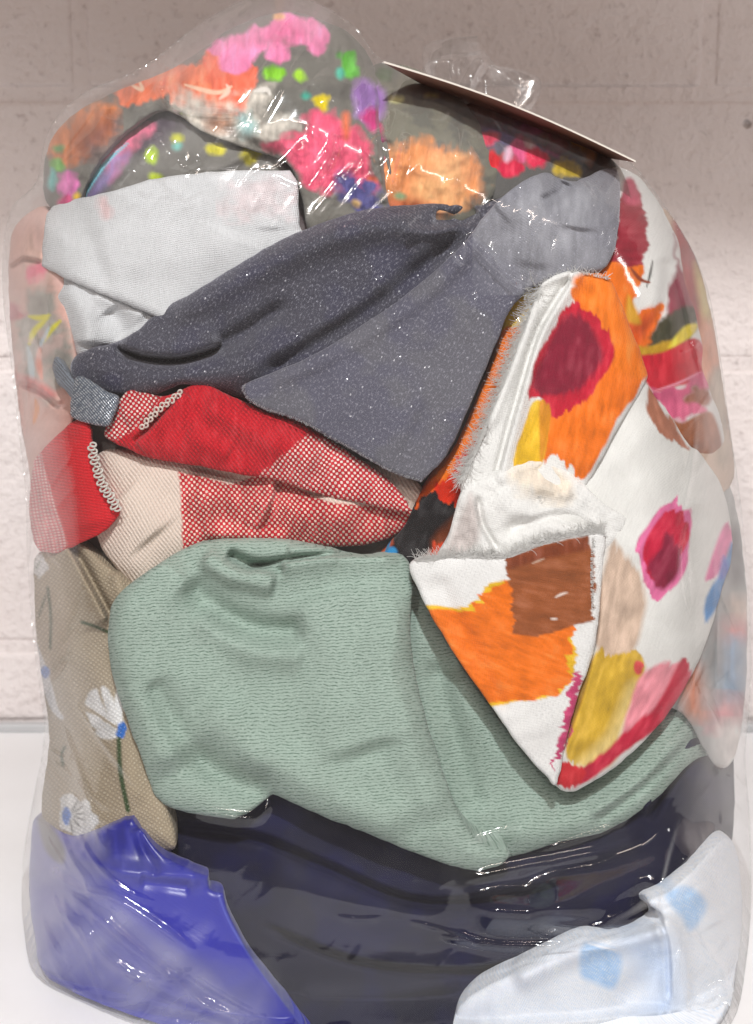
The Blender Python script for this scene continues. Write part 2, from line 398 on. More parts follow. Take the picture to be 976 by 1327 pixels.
for r in range(-1, 4):
    z0 = JZ[r + 1]
    off = xr if r % 2 == 0 else xr - BL / 2
    if r == -1: z_lo, hgt = 0.0, j0
    for k in range(-4, 3):
        x0 = off + k * BL
        zz0 = max(z0, -0.0) + 0.0042; zz1 = JZ[r + 2] - 0.0042
        if x0 > 0.85 or x0 + BL < -0.85: continue
        o = box_obj('block', (x0 + 0.0042, x0 + BL - 0.0042, WY - 0.0015 * ((k * 7 + r * 3) % 3) / 3, WY + 0.006, zz0, zz1), WM, wall, 0.0045, 3)

def shelf_mat():
    g = N('white_laminate'); geo = g.n('NewGeometry'); pos = geo.outputs['Position']
    a = g.noise(pos, 9, 4); s_ = g.noise(pos, 260, 2); mark = g.noise(g.mapped(pos, 22, 60), 1.0, 4, 0.7)
    c = g.mix(g.rampv(a, 0.3, 0.75), tuple(lin((240, 239, 240))) + (1,), tuple(lin((232, 230, 230))) + (1,))
    c = g.mix(g.rampv(mark, 0.66, 0.8, 0, 0.18), c, tuple(lin((150, 142, 138))) + (1,))
    b = g.n('Bump'); b.inputs['Strength'].default_value = 0.08; b.inputs['Distance'].default_value = 0.0005; g.l(s_, b.inputs['Height'])
    p = g.n('BsdfPrincipled'); g.l(c, p.inputs['Base Color']); g.l(g.rampv(a, 0.2, 0.8, 0.3, 0.45), p.inputs['Roughness']); g.l(b.outputs[0], p.inputs['Normal']); g.l(p.outputs[0], g.out.inputs[0])
    return g.m
SM = shelf_mat()
tb = box_obj('table', (-1.1, 1.1, -1.6, WY - 0.012, -0.03, 0.0), SM, None, 0.002); tb['kind'] = 'structure'; tb['label'] = 'glossy white table top the bag stands on'
g_ = N('grey_metal_trim'); p_ = g_.n('BsdfPrincipled'); nz_ = g_.noise(g_.n('NewGeometry').outputs['Position'], 30, 3)
g_.l(g_.mix(nz_, tuple(lin((178, 178, 180))) + (1,), tuple(lin((205, 203, 203))) + (1,)), p_.inputs['Base Color']); p_.inputs['Roughness'].default_value = 0.5; g_.l(p_.outputs[0], g_.out.inputs[0])
tr = box_obj('edge_trim', (-1.1, 1.1, WY - 0.0115, WY - 0.0045, -0.03, 0.005), g_.m, tb, 0.0012)

# ------------------------------------------------------------------ painting helpers for the prints (print, plus haze and pale tones painted into some cloths)
class Print:
    def __init__(s, x, y, basec, seed=0):
        s.var = 0.30; s.softk = 1.0; s.x = x; s.y = y; s.c = np.tile(lin(basec), (len(x), 1)); s.seed = seed
    def blob(s, pts, col, jag=0.0, ang=90.0, fr=3.0, soft=1.3, op=1.0, grain=0.0, rough=0.0, cs=True):
        """a patch of dye; jag px of brushy unevenness along direction ang (degrees, page coordinates, y down)"""
        L = smooth(pts, True, 4) if cs else np.array([p[:2] for p in pts], float)
        x, y = s.x, s.y; a = radians(ang); ux, uy = cos(a), sin(a)
        m = (x > L[:,0].min()-jag-8) & (x < L[:,0].max()+jag+8) & (y > L[:,1].min()-jag-8) & (y < L[:,1].max()+jag+8)
        if not m.any(): return s
        xm, ym = x[m], y[m]
        per = -uy * xm + ux * ym; al = ux * xm + uy * ym
        n1 = (fbm(per / (fr * 1.15) + s.seed * 7, al / (fr * 9) + len(pts), 3) * 1.3 + fbm(per / (fr * 5), al / (fr * 6) + 3, 2) * 1.4) * (0.35 + 1.3 * vnoise(per / (fr * 6) + 9, al / (fr * 8)))
        xx = xm + ux * jag * n1; yy = ym + uy * jag * n1
        if rough:
            xx = xx + rough * fbm(xm / 15 + 3, ym / 15, 3) * 2.4; yy = yy + rough * fbm(xm / 15, ym / 15 + 7, 3) * 2.4
        sd, _, _ = sdist(xx, yy, L)
        soft = soft * s.softk; al_ = np.clip(0.5 + sd / (2 * soft), 0, 1) * op
        if grain: al_ = al_ * np.clip(1 - grain * (fbm(per / 2.2, al / 25, 2) + 0.35), 0, 1)
        den = 1 + s.var * fbm(per / 5 + len(pts), al / 22, 3) + s.var * 0.8 * fbm(xm / 17, ym / 17 + s.seed, 2)
        s.c[m] = s.c[m] * (1 - al_[:, None]) + np.clip(lin(col) * den[:, None] + np.clip(den - 1, 0, 1)[:, None] * 0.12, 0, 0.9) * al_[:, None]
        return s
    def dot(s, cx, cy, rx, ry, col, rot=0, **kw):
        r = radians(rot); th = np.linspace(0, 2 * pi, 9)[:-1]
        pts = [(cx + rx*cos(t)*cos(r) - ry*sin(t)*sin(r), cy + rx*cos(t)*sin(r) + ry*sin(t)*cos(r)) for t in th]
        kw.setdefault('rough', min(rx, ry) * 0.35)
        return s.blob(pts, col, **kw)
    def line(s, pts, w, col, soft=1.0, op=1.0, taper=True):
        L = smooth(pts, False, 6); d, _, _, _, arc = seg_dist(s.x, s.y, L, False)
        ww = w * (0.45 + 0.55 * np.sin(np.clip(arc, 0, 1) * pi)) if taper else w
        a = np.clip(0.5 + (ww / 2 - d) / (2 * soft), 0, 1) * op
        s.c = s.c * (1 - a[:, None]) + lin(col) * a[:, None]; return s
    def mottle(s, col, sc=20, lo=0.1, op=0.4, sy=None):
        n = fbm(s.x / sc + 5, s.y / (sy or sc) + s.seed, 3); a = np.clip((n - lo) * 4, 0, 1) * op
        s.c = s.c * (1 - a[:, None]) + lin(col) * a[:, None]; return s
# ------------------------------------------------------------------ cloth materials
M_floral = cloth_mat('brushed_floral_cotton', 'plain', 3.4, 0.5, 0.22, 0.9, 0.2)
M_white = cloth_mat('white_flannel', 'plain', 4.6, 0.15, 0.7, 0.92, 0.25)
M_print = cloth_mat('printed_slub_cotton', 'plain', 3.6, 0.35, 0.35, 0.85, 0.08)
M_print2 = cloth_mat('printed_slub_cotton_turned', 'plain', 4.2, -0.18, 0.5, 0.85, 0.08, grid=7.5)
M_velvet = cloth_mat('grey_sparkle_velvet', 'velvet', 3.0, 0.5, 0.6, 0.75, 0.5, sheen_tint=(0.8, 0.8, 0.9, 1))
M_sage = cloth_mat('sage_crepe', 'knit', 4.2, -0.06, 0.65, 0.9, 0.1, bd=1.3)
M_ging = cloth_mat('red_check_weave', 'twill', 8.2, 0.35, 0.6, 0.88, 0.1, bd=1.4)
M_ging2 = cloth_mat('red_check_weave_turned', 'twill', 7.0, -0.5, 0.5, 0.88, 0.1, bd=1.2)
M_taupe = cloth_mat('taupe_canvas', 'canvas', 7.0, 0.2, 0.55, 0.9, 0.05, bd=1.2)
M_navy = cloth_mat('navy_twill', 'plain', 3.2, 0.8, 0.25, 0.8, 0.0)
M_satin = cloth_mat('blue_satin', 'satin', 3.2, 0.6, 0.2, 0.36, 0.2)
M_pale = cloth_mat('pale_blue_jersey', 'ribbed', 5.5, 0.5, 0.25, 0.8, 0.1)
M_silver = cloth_mat('silver_ribbed_lurex', 'ribbed', 6.2, -0.75, 0.7, 0.6, 0.1, metal=0.85)

def thread_mat():
    g = N('cotton_thread'); d_ = g.n('BsdfDiffuse'); t_ = g.n('BsdfTranslucent'); m_ = g.n('MixShader'); m_.inputs[0].default_value = 0.45
    c = g.mix(g.noise(g.n('NewGeometry').outputs['Position'], 400, 2), g.attr('tint'), (0.75, 0.74, 0.72, 1)); g.l(c, d_.inputs[0]); g.l(c, t_.inputs[0])
    g.l(d_.outputs[0], m_.inputs[1]); g.l(t_.outputs[0], m_.inputs[2]); g.l(m_.outputs[0], g.out.inputs[0]); return g.m
M_thread = thread_mat()
ORANGE = (238, 116, 20); CRIM = (190, 20, 48); YEL = (232, 184, 36); WHT = (226, 225, 222); BRN = (158, 84, 38)

# ------------------------------------------------------------------ fillings at the back of the bag
def p_navy(x, y):
    P = Print(x, y, (17, 18, 46), 2); P.mottle((15, 17, 64), 60, 0.05, 0.6); return P.c
cloth('navy_fabric', [(84,970),(200,960),(480,980),(700,980),(870,930),(942,930),(951,1000),(949,1085),(925,1200),(898,1290),(860,1342),(700,1362),(500,1366),(330,1352),(190,1316),
    (110,1268),(80,1180),(78,1040)], 0.0165, M_navy,
    'dark navy fabric with soft creases filling the bottom centre of the bag', roll=22, step=2.8, paint=p_navy, closed=True, lump=0.002, lumpf=150,
    folds=[Fold('ridge', [(330,1120),(470,1170),(620,1200),(820,1150),(930,1060)], 26, 0.004), Fold('step', [(215,1060),(330,1075),(420,1110),(560,1160),(760,1130)], 40, 0.004, 6, 1),
           Fold('step', [(340,1190),(470,1240),(620,1250),(720,1220)], 30, 0.004, 5, 1), Fold('ridge', [(380,1300),(500,1290),(600,1270)], 18, 0.004),
           Fold('ridge', [(590,1150),(700,1130),(840,1080)], 14, 0.004), Fold('step', [(830,1060),(880,980),(930,955)], 22, 0.006, 6, 1)], seed=1)

def floral_spots(P, pts):
    for (a, b, rx, ry, c) in pts: P.dot(a, b, rx, ry, c)
FG = (122, 119, 114)
def p_back(x, y):
    P = Print(x, y, FG, 3); P.softk = 2.4; P.var = 0.4
    P.blob([(150,175),(190,150),(240,140),(230,170),(190,200),(150,215),(120,262),(105,262),(125,215)], (66,50,66), soft=6, rough=5)
    P.blob([(140,196),(175,168),(196,160),(200,168),(170,196),(140,236)], (222,104,136), rough=4, soft=2)
    P.blob([(120,240),(150,205),(165,200),(140,235),(112,268)], (150,132,188), rough=3, soft=3)
    P.line([(106,262),(118,238),(140,208),(165,186)], 5, (116,206,222))
    floral_spots(P, [(232,181,8,6,(206,206,58)),(279,192,15,8,(214,204,56)),(198,202,8,12,(178,206,44)),(203,231,9,5,(186,204,40)),(328,199,13,13,(160,150,40)),(231,190,6,4,(120,190,180)),(420,255,16,20,(180,90,70))])
    P.blob([(385,235),(400,250),(440,255),(480,268),(470,300),(400,305),(385,280)], (84,42,56), rough=6, soft=5)
    return P.c
cloth('floral_fabric', [(70,215),(95,160),(150,128),(240,95),(330,60),(430,70),(500,120),(600,150),(700,175),(790,215),(860,290),(900,380),(925,520),(935,640),(915,800),(890,900),(700,1040),(400,1040),(110,960),
    (80,560),(76,440),(80,330)], 0.0165, M_floral, 'grey floral fabric recessed in the hollow between the big floral arch and white scrap', step=2.6, roll=20,
    paint=p_back, closed=True, folds=[Fold('ridge', [(330,190),(290,215),(240,235)], 9, 0.003), Fold('ridge', [(200,165),(160,215),(110,260)], 10, 0.003), Fold('ridge', [(385,205),(382,250),(390,300)], 12, -0.004)], seed=2, crinkle=0.001)

# peach pieces behind the cloudy left side, film haze painted into their pale tone
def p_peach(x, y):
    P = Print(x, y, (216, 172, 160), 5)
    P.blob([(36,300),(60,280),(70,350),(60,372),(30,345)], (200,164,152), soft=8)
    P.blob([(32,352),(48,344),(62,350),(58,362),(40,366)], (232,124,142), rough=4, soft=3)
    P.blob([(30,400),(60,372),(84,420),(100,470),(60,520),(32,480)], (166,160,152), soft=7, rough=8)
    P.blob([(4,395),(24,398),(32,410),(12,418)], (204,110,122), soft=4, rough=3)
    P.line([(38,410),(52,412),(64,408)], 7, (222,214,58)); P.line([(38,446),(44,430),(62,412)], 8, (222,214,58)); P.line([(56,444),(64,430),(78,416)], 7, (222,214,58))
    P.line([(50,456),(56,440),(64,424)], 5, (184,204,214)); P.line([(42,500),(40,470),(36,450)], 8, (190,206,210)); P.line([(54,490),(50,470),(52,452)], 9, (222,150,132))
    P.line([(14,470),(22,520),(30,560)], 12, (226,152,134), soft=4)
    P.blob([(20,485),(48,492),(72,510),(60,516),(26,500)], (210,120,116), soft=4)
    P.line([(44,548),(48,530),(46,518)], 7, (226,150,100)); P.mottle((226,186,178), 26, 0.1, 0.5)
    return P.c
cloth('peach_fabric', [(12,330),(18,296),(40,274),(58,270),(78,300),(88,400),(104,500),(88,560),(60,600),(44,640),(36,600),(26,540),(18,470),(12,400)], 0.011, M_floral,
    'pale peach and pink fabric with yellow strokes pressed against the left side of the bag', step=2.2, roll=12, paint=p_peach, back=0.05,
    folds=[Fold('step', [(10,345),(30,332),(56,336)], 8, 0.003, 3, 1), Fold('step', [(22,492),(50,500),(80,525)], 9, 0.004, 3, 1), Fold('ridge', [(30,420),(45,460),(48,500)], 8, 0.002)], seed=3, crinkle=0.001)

# right-hand fabrics seen through the side of the film
def p_far(x, y):
    P = Print(x, y, (206, 180, 160), 6)
    P.blob([(872,290),(900,300),(926,420),(900,420)], (170,70,72), soft=5); P.blob([(900,340),(918,380),(926,430),(912,420)], (212,190,120), soft=5)
    P.blob([(905,420),(930,430),(942,560),(920,560),(905,480)], (222,150,116), soft=8); P.blob([(916,500),(940,480),(946,590),(930,600)], (190,170,150), soft=6)
    return P.c
cloth('tan_fabric', [(858,272),(884,300),(908,352),(926,430),(940,520),(952,610),(930,640),(890,600),(860,520),(850,420),(846,330)], 0.005, M_print,
    'thin tan and orange strip of fabric along the upper right side of the bag', step=2.2, roll=10, paint=p_far, back=0.05, seed=4)
def p_mot(x, y):
    P = Print(x, y, (150, 150, 148), 7); P.softk = 2.4; P.var = 0.4
    P.blob([(930,600),(955,640),(958,690),(936,690)], (160,162,160), soft=6); P.blob([(944,684),(966,690),(970,748),(950,756),(940,720)], (76,78,80), soft=5)
    P.blob([(944,776),(972,776),(972,806),(944,800)], (200,176,160), soft=4); P.blob([(932,806),(972,806),(970,832),(936,832)], (206,110,106), soft=5, rough=4)
    P.blob([(936,834),(962,836),(958,902),(930,906)], (98,150,192), soft=5, rough=4); P.blob([(914,904),(960,908),(956,942),(924,944)], (206,112,118), soft=7, rough=6)
    P.blob([(890,860),(914,870),(915,930),(890,920)], (196,100,40), soft=5); P.blob([(912,780),(938,790),(932,900),(912,900)], (120,122,122), soft=8)
    P.blob([(930,945),(965,940),(975,1000),(940,1000)], (226,216,210), soft=5)
    return P.c
cloth('mottled_fabric', [(910,610),(942,622),(958,680),(967,760),(968,840),(964,920),(950,985),(925,990),(890,930),(860,900),(880,800),(900,700)], 0.007, M_floral,
    'grey, blue and pink mottled fabric squeezed along the lower right side', step=2.2, roll=12, paint=p_mot, back=0.05, seed=5)

# ------------------------------------------------------------------ the grey floral pieces at the top
def p_arch(x, y):
    P = Print(x, y, (118, 115, 108), 8); P.softk = 2.4; P.var = 0.4; P.mottle((98, 96, 92), 30, 0.1, 0.5)
    P.blob([(60,200),(66,168),(96,146),(146,132),(148,170),(122,190),(100,212),(70,205)], (214,124,66), rough=8, soft=3); P.blob([(100,178),(140,150),(150,172),(110,205)], (120,72,66), soft=9)
    P.blob([(142,118),(185,98),(225,86),(262,88),(320,92),(318,140),(255,142),(215,126),(170,134)], (240,124,86), jag=5, ang=100, fr=5, rough=6)
    P.blob([(262,84),(268,66),(285,72),(330,92),(320,130),(300,140),(262,100)], (238,112,84), jag=5, rough=6)
    P.blob([(226,120),(300,140),(330,118),(350,114),(348,132),(336,150),(380,150),(376,168),(320,186),(250,165)], (208,200,188), rough=8, soft=4, op=0.9)
    P.blob([(305,150),(325,150),(328,172),(312,176)], (150,205,206), rough=4, soft=4, op=0.8); P.blob([(270,150),(300,152),(295,168),(272,166)], (196,140,106), soft=4)
    P.line([(240,110),(280,120),(300,112)], 6, (240,196,168)); P.line([(285,128),(296,118),(294,110)], 6, (244,200,180)); P.line([(170,110),(184,116),(180,104)], 5, (242,200,170)); P.line([(330,118),(345,116),(350,122)], 7, (220,214,206))
    for pts in ([(268,66),(286,52),(312,44),(330,52),(302,62),(286,76)], [(286,88),(298,56),(330,36),(352,46),(338,70),(312,92)], [(330,40),(372,18),(384,26),(360,44),(340,50)], [(346,60),(356,48),(368,56),(371,74),(362,84),(350,76)],
                [(360,30),(390,22),(420,42),(424,66),(412,74),(400,60),(380,56),(362,46)], [(402,34),(424,44),(426,64),(416,68)]):
        P.blob(pts, (240, 132, 178), rough=4)
    P.blob([(350,34),(372,26),(392,40),(384,52),(358,52)], (226,96,150), rough=5, soft=4); P.dot(362,22,8,4,(240,180,120))
    floral_spots(P, [(356,97,14,10,(128,196,36)),(389,99,8,9,(150,200,30)),(415,131,11,11,(226,202,28)),(396,124,6,5,(70,160,140)),(454,84,12,20,(78,170,34)),(441,95,6,8,(60,176,150)),(440,70,4,4,(80,160,60))])
    P.blob([(336,186),(362,178),(392,170),(400,150),(420,140),(438,144),(446,160),(470,176),(484,220),(486,250),(450,242),(424,250),(392,232),(372,206)], (222,86,116), rough=5, soft=2)
    P.blob([(396,170),(420,150),(436,168),(420,210),(396,200)], (232,92,124), rough=5, soft=6); P.blob([(444,150),(452,148),(452,176),(446,178)], (226,110,70), soft=2)
    P.blob([(440,228),(462,226),(490,246),(500,274),(470,274),(446,258)], (86,84,140), rough=9, soft=3); P.dot(461,262,5,5,(214,176,120)); P.dot(482,232,7,4,(226,110,80))
    P.blob([(460,110),(478,108),(500,130),(498,150),(476,160),(462,140)], (160,118,186), rough=4, soft=3); P.blob([(470,150),(492,140),(496,158),(482,170)], (210,60,130), rough=3, soft=2)
    floral_spots(P, [(75,212,11,10,(112,186,70)),(68,232,5,14,(110,196,190)),(88,240,13,20,(218,118,178)),(76,192,7,5,(90,160,80)),(84,262,9,8,(220,70,130)),(100,255,5,5,(235,190,60))])
    return P.c
cloth('floral_fabric', [(64,268),(56,228),(66,182),(98,146),(152,118),(216,93),(262,64),(302,36),(370,15),(432,32),(468,58),(490,100),(498,160),(506,280),(430,310),(400,300),(392,258),(372,212),(330,196),(270,174),(216,144),
    (172,164),(136,200),(112,240),(98,275)], 0.0105, M_floral,
    'largest grey floral fabric arching over the top left with pink petals and an orange flower', step=1.7, roll=13, paint=p_arch, lump=0.002,
    folds=[Fold('ridge', [(100,170),(180,132),(260,120),(340,150),(400,200)], 24, 0.004), Fold('step', [(486,110),(488,180),(500,270)], 14, 0.003, 4, -1), Fold('ridge', [(300,60),(380,90),(440,150),(470,230)], 30, 0.003),
           Fold('ridge', [(240,150),(300,175),(370,205)], 9, -0.003), Fold('ridge', [(430,60),(450,110),(455,170)], 11, -0.002)], seed=6, crinkle=0.0022)
def p_mid(x, y):
    P = Print(x, y, (122, 119, 106), 9); P.softk = 2.4; P.var = 0.4; P.mottle((96, 96, 92), 22, 0.0, 0.6)
    P.blob([(490,225),(506,200),(530,184),(560,186),(590,200),(622,214),(626,240),(612,262),(540,276),(496,270)], (226,146,92), rough=7, soft=4, jag=6, ang=100)
    P.blob([(540,240),(575,205),(600,220),(590,260),(550,265)], (228,176,120), rough=9, soft=8, op=0.7); P.blob([(496,262),(530,258),(560,268),(540,280),(500,280)], (196,104,64), soft=4, rough=5)
    P.blob([(482,196),(492,176),(500,190),(496,214)], (150,54,104), rough=4, soft=3); P.dot(517,254,8,5,(140,160,120)); P.dot(482,168,14,9,(206,60,120)); P.blob([(466,124),(486,106),(498,128),(490,152),(470,150)], (166,124,188), rough=4, soft=3)
    floral_spots(P, [(514,128,10,5,(206,200,140)),(560,124,8,4,(216,210,130)),(500,96,12,8,(80,96,70)),(470,240,10,8,(220,120,80))])
    return P.c
cloth('floral_fabric', [(478,110),(486,84),(520,84),(560,100),(598,128),(624,162),(642,196),(644,240),(620,280),(560,300),(510,290),(496,230),(480,160)], 0.0105, M_floral,
    'grey floral fabric with a pale orange flower, between the big arch and the header card', step=1.8, roll=16, paint=p_mid,
    folds=[Fold('ridge', [(520,100),(570,150),(600,220)], 26, 0.003), Fold('ridge', [(500,180),(510,230)], 7, -0.002)], seed=7, crinkle=0.002)
def p_right(x, y):
    P = Print(x, y, (96, 94, 92), 10); P.softk = 2.4; P.var = 0.4
    P.blob([(600,150),(660,155),(760,190),(755,200),(690,185),(640,182)], (110,100,150), rough=6, soft=5); P.dot(645,160,14,7,(70,72,140)); P.dot(690,168,16,7,(180,90,180)); P.blob([(590,120),(640,135),(650,160),(600,160)], (110,68,60), soft=5)
    P.dot(640,206,12,14,(214,30,44)); P.dot(636,178,12,9,(222,60,90)); P.dot(676,192,20,14,(230,90,140)); P.dot(694,202,14,14,(222,34,76)); P.dot(664,216,16,12,(214,30,70)); P.dot(686,186,7,6,(236,190,190)); P.dot(658,200,5,10,(240,180,200))
    P.dot(720,188,16,14,(150,60,110)); P.dot(733,216,18,13,(196,166,40)); P.dot(750,184,14,10,(240,170,30),rot=50); P.dot(764,200,9,14,(226,140,40)); P.dot(706,180,8,6,(140,140,140)); P.dot(775,215,8,8,(120,120,120))
    return P.c
cloth('floral_fabric', [(596,148),(620,132),(668,150),(720,168),(764,186),(800,214),(812,250),(770,262),(690,256),(640,262),(604,250),(612,200)], 0.013, M_floral,
    'small piece of grey floral fabric with red and yellow flowers directly under the header card', step=1.8, roll=12, paint=p_right, seed=8,
    folds=[Fold('ridge', [(620,180),(690,190),(770,215)], 20, 0.003)])

# ------------------------------------------------------------------ white scrap
def p_wh(x, y):
    P = Print(x, y, (216, 217, 219), 11); P.blob([(290,255),(340,235),(372,240),(370,270),(300,285)], (224,206,208), soft=16, rough=14, op=0.7); P.blob([(126,262),(140,262),(146,280),(134,278)], (226,186,186), rough=4, soft=4, op=0.7)
    return P.c
WF = cloth('white_fabric', [(57,300),(62,276),(78,263),(140,249),(205,231),(300,221),(376,221,1),(386,240),(388,290,1),(398,330),(350,400),(250,440),(222,420),(196,408),(160,392),(120,376),(84,360),(54,345,1)],
    0.0090, M_white, 'white brushed cotton scrap folded once, below the big floral arch', step=2.2, roll=8, paint=p_wh, back=0.008, lump=0.0012,
    folds=[Fold('ridge', [(300,225),(230,290),(120,330)], 60, 0.003), Fold('ridge', [(350,240),(352,300)], 16, 0.0012), Fold('ridge', [(330,400),(300,340),(310,300)], 30, 0.002)], seed=9)
cloth('folded_panel', [(60,346),(56,362),(62,386),(75,406),(88,430),(97,454),(108,463),(124,453),(142,447),(200,446),(260,430),(220,400),(150,372),(100,345)],
    0.0125, M_white, None, step=2.2, roll=10, paint=p_wh, parent=WF, folds=[Fold('ridge', [(80,370),(108,410),(112,450)], 16, 0.004), Fold('ridge', [(140,400),(165,435)], 14, -0.003), Fold('ridge', [(120,380),(190,410)], 10, 0.002)], seed=29)
def p_sh(x, y): return Print(x, y, (120, 124, 132)).c
cloth('grey_hem_fabric', [(68,478),(72,462),(80,470),(92,488),(104,498),(112,515),(100,520),(84,505),(74,496)], 0.003, M_silver, 'tiny curled grey hem poking out under the left end of the velvet', step=1.6, roll=5, col=(128, 134, 144), back=0.012, seed=10)

# ------------------------------------------------------------------ grey velvet
VEL = (60, 59, 70)
def p_v(x, y):
    P = Print(x, y, VEL, 12); P.mottle((52, 51, 74), 50, 0.1, 0.5); return P.c
cloth('velvet_fabric', [(92,470),(110,455),(146,446),(176,430),(204,405),(262,372),(330,330),(398,296),(478,271),(560,264),(622,266),(680,250),(700,300),(640,380),(560,440),(440,500),(360,520),(300,512),(240,498),(196,512),(130,508),(98,494)],
    0.0062, M_velvet, 'dark grey sparkly velvet twisted into a long roll below the white scrap', step=2.0, roll=20, paint=p_v, lump=0.0015,
    folds=[Fold('ridge', [(210,415),(330,350),(450,300),(560,285)], 22, 0.007), Fold('ridge', [(150,446),(190,462),(240,462),(300,440),(380,390)], 12, -0.005), Fold('step', [(150,440),(185,455),(235,458),(290,440)], 22, 0.006, 5, 1),
           Fold('ridge', [(150,490),(280,485),(420,430),(540,350)], 24, 0.005), Fold('ridge', [(560,280),(590,285),(620,270)], 10, -0.006), Fold('ridge', [(330,490),(450,420),(540,355),(610,295)], 14, -0.006), Fold('ridge', [(520,300),(570,300),(600,285)], 8, 0.003)], seed=11, fg=1.8)
def p_v2(x, y):
    P = Print(x, y, (92, 91, 99), 13); P.mottle((74, 73, 94), 60, 0.0, 0.5); P.blob([(620,270),(690,215),(800,215),(800,340),(690,370)], (146,146,152), soft=60, op=0.85); return P.c  # flap painted paler towards its upper right
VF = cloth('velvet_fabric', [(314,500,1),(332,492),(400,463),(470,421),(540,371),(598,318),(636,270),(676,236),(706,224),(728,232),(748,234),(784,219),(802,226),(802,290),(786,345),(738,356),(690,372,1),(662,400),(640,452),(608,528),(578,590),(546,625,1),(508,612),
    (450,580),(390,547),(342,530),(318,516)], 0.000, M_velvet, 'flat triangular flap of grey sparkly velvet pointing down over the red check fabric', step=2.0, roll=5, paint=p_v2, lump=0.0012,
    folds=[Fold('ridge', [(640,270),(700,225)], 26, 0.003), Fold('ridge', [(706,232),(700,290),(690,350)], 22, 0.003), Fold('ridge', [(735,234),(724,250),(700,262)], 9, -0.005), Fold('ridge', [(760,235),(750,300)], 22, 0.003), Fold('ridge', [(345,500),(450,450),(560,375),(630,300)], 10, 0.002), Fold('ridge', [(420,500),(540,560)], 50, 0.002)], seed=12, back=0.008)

cloth('lurex_fabric', [(98,489),(112,491),(136,506),(154,516),(148,540),(140,552),(118,549),(93,540),(92,520)], 0.002, M_silver, 'small silver ribbed lurex scrap beside the left end of the velvet roll',
    step=1.6, roll=6, paint=lambda x, y: Print(x, y, (96, 104, 116)).c, paint2=lambda x, y: Print(x, y, (226, 230, 236)).c, back=0.012, seed=13)

# ------------------------------------------------------------------ red and white check
RED = (188, 18, 36); CREAM = (222, 204, 190)
def reg(x, y, parts, c0):
    P = Print(x, y, c0, 14)
    for pts, c in parts: P.blob(pts, c, soft=1.0, cs=False, rough=1.0)
    return P.c
low1 = [([(232,610),(300,628),(345,610),(420,650),(540,660),(540,740),(240,740),(236,690)], RED)]
low2 = [([(232,610),(300,628),(345,610),(420,650),(540,660),(540,740),(240,740),(236,690)], (232,206,190))]
cloth('check_fabric', [(120,600),(160,584),(260,600),(340,606),(470,600),(548,632),(530,682),(490,702),(440,708),(330,704),(275,706),(240,722),(206,742),(180,762),(150,735),(124,690)], 0.0085, M_ging,
    'lower cream and red check cloth between the red fold and the sage fabric', step=2.2, roll=14, paint=lambda x, y: reg(x, y, low1, CREAM), paint2=lambda x, y: reg(x, y, low2, (228,212,200)),
    folds=[Fold('ridge', [(240,640),(360,650),(480,670)], 26, 0.004), Fold('ridge', [(240,600),(330,628),(430,640)], 12, -0.004), Fold('ridge', [(150,640),(200,700)], 30, 0.003), Fold('step', [(330,690),(352,640),(350,600)], 14, 0.003, 4, 1), Fold('ridge', [(260,690),(380,700)], 10, 0.003)], seed=14)
up1 = [([(100,490),(230,490),(230,540),(170,590),(100,600)], RED), ([(185,552),(230,500),(300,490),(420,540),(400,640),(160,640)], RED), ([(395,562),(430,560),(560,640),(520,720),(330,640),(330,622)], RED)]
up2 = [([(140,530),(168,500),(212,508),(186,550),(150,570),(130,566)], (236,214,204)), ([(398,564),(430,572),(500,610),(560,650),(520,720),(400,640),(326,624)], (236,214,204))]
cloth('check_fabric', [(135,562),(146,538),(164,508),(188,510),(212,514),(234,506),(250,498),(268,498),(300,514),(345,532),(390,548),(452,586),(508,626),(532,660),(510,662),(470,652),(420,642),(352,620),(316,616),(260,604),(206,596),(176,586),(150,574)], 0.0035, M_ging,
    'bright red folded edge of check cloth tucked under the tip of the velvet flap', step=2.0, roll=11, back=0.010, paint=lambda x, y: reg(x, y, up1, (188,20,36)), paint2=lambda x, y: reg(x, y, up2, (206,26,38)),
    folds=[Fold('step', [(176,578),(206,548),(240,506)], 18, 0.0035, 3, -1, 0.05), Fold('ridge', [(260,520),(330,560),(420,600)], 22, 0.004), Fold('ridge', [(240,560),(300,590)], 14, 0.002), Fold('ridge', [(160,545),(200,525)], 12, 0.002)], seed=15)
lf1 = [([(20,570),(54,588),(70,650),(88,706),(60,730),(20,720)], (222,120,124))]
lf2 = [([(20,570),(54,588),(70,650),(88,706),(60,730),(20,720)], (232,188,184))]
cloth('check_fabric', [(42,612),(48,592),(72,566),(96,546),(114,546),(120,575),(130,618),(144,645),(156,662),(140,684),(120,697),(104,704),(84,714),(62,716),(46,706),(38,660)], 0.0035, M_ging2,
    'short red check cloth with loop-stitched white edge at the left side', step=1.9, roll=10, back=0.015, paint=lambda x, y: reg(x, y, lf1, (214,34,44)), paint2=lambda x, y: reg(x, y, lf2, (206,30,40)),
    folds=[Fold('ridge', [(80,570),(96,630),(120,690)], 22, 0.003), Fold('ridge', [(56,610),(78,690)], 12, -0.001)], seed=16)

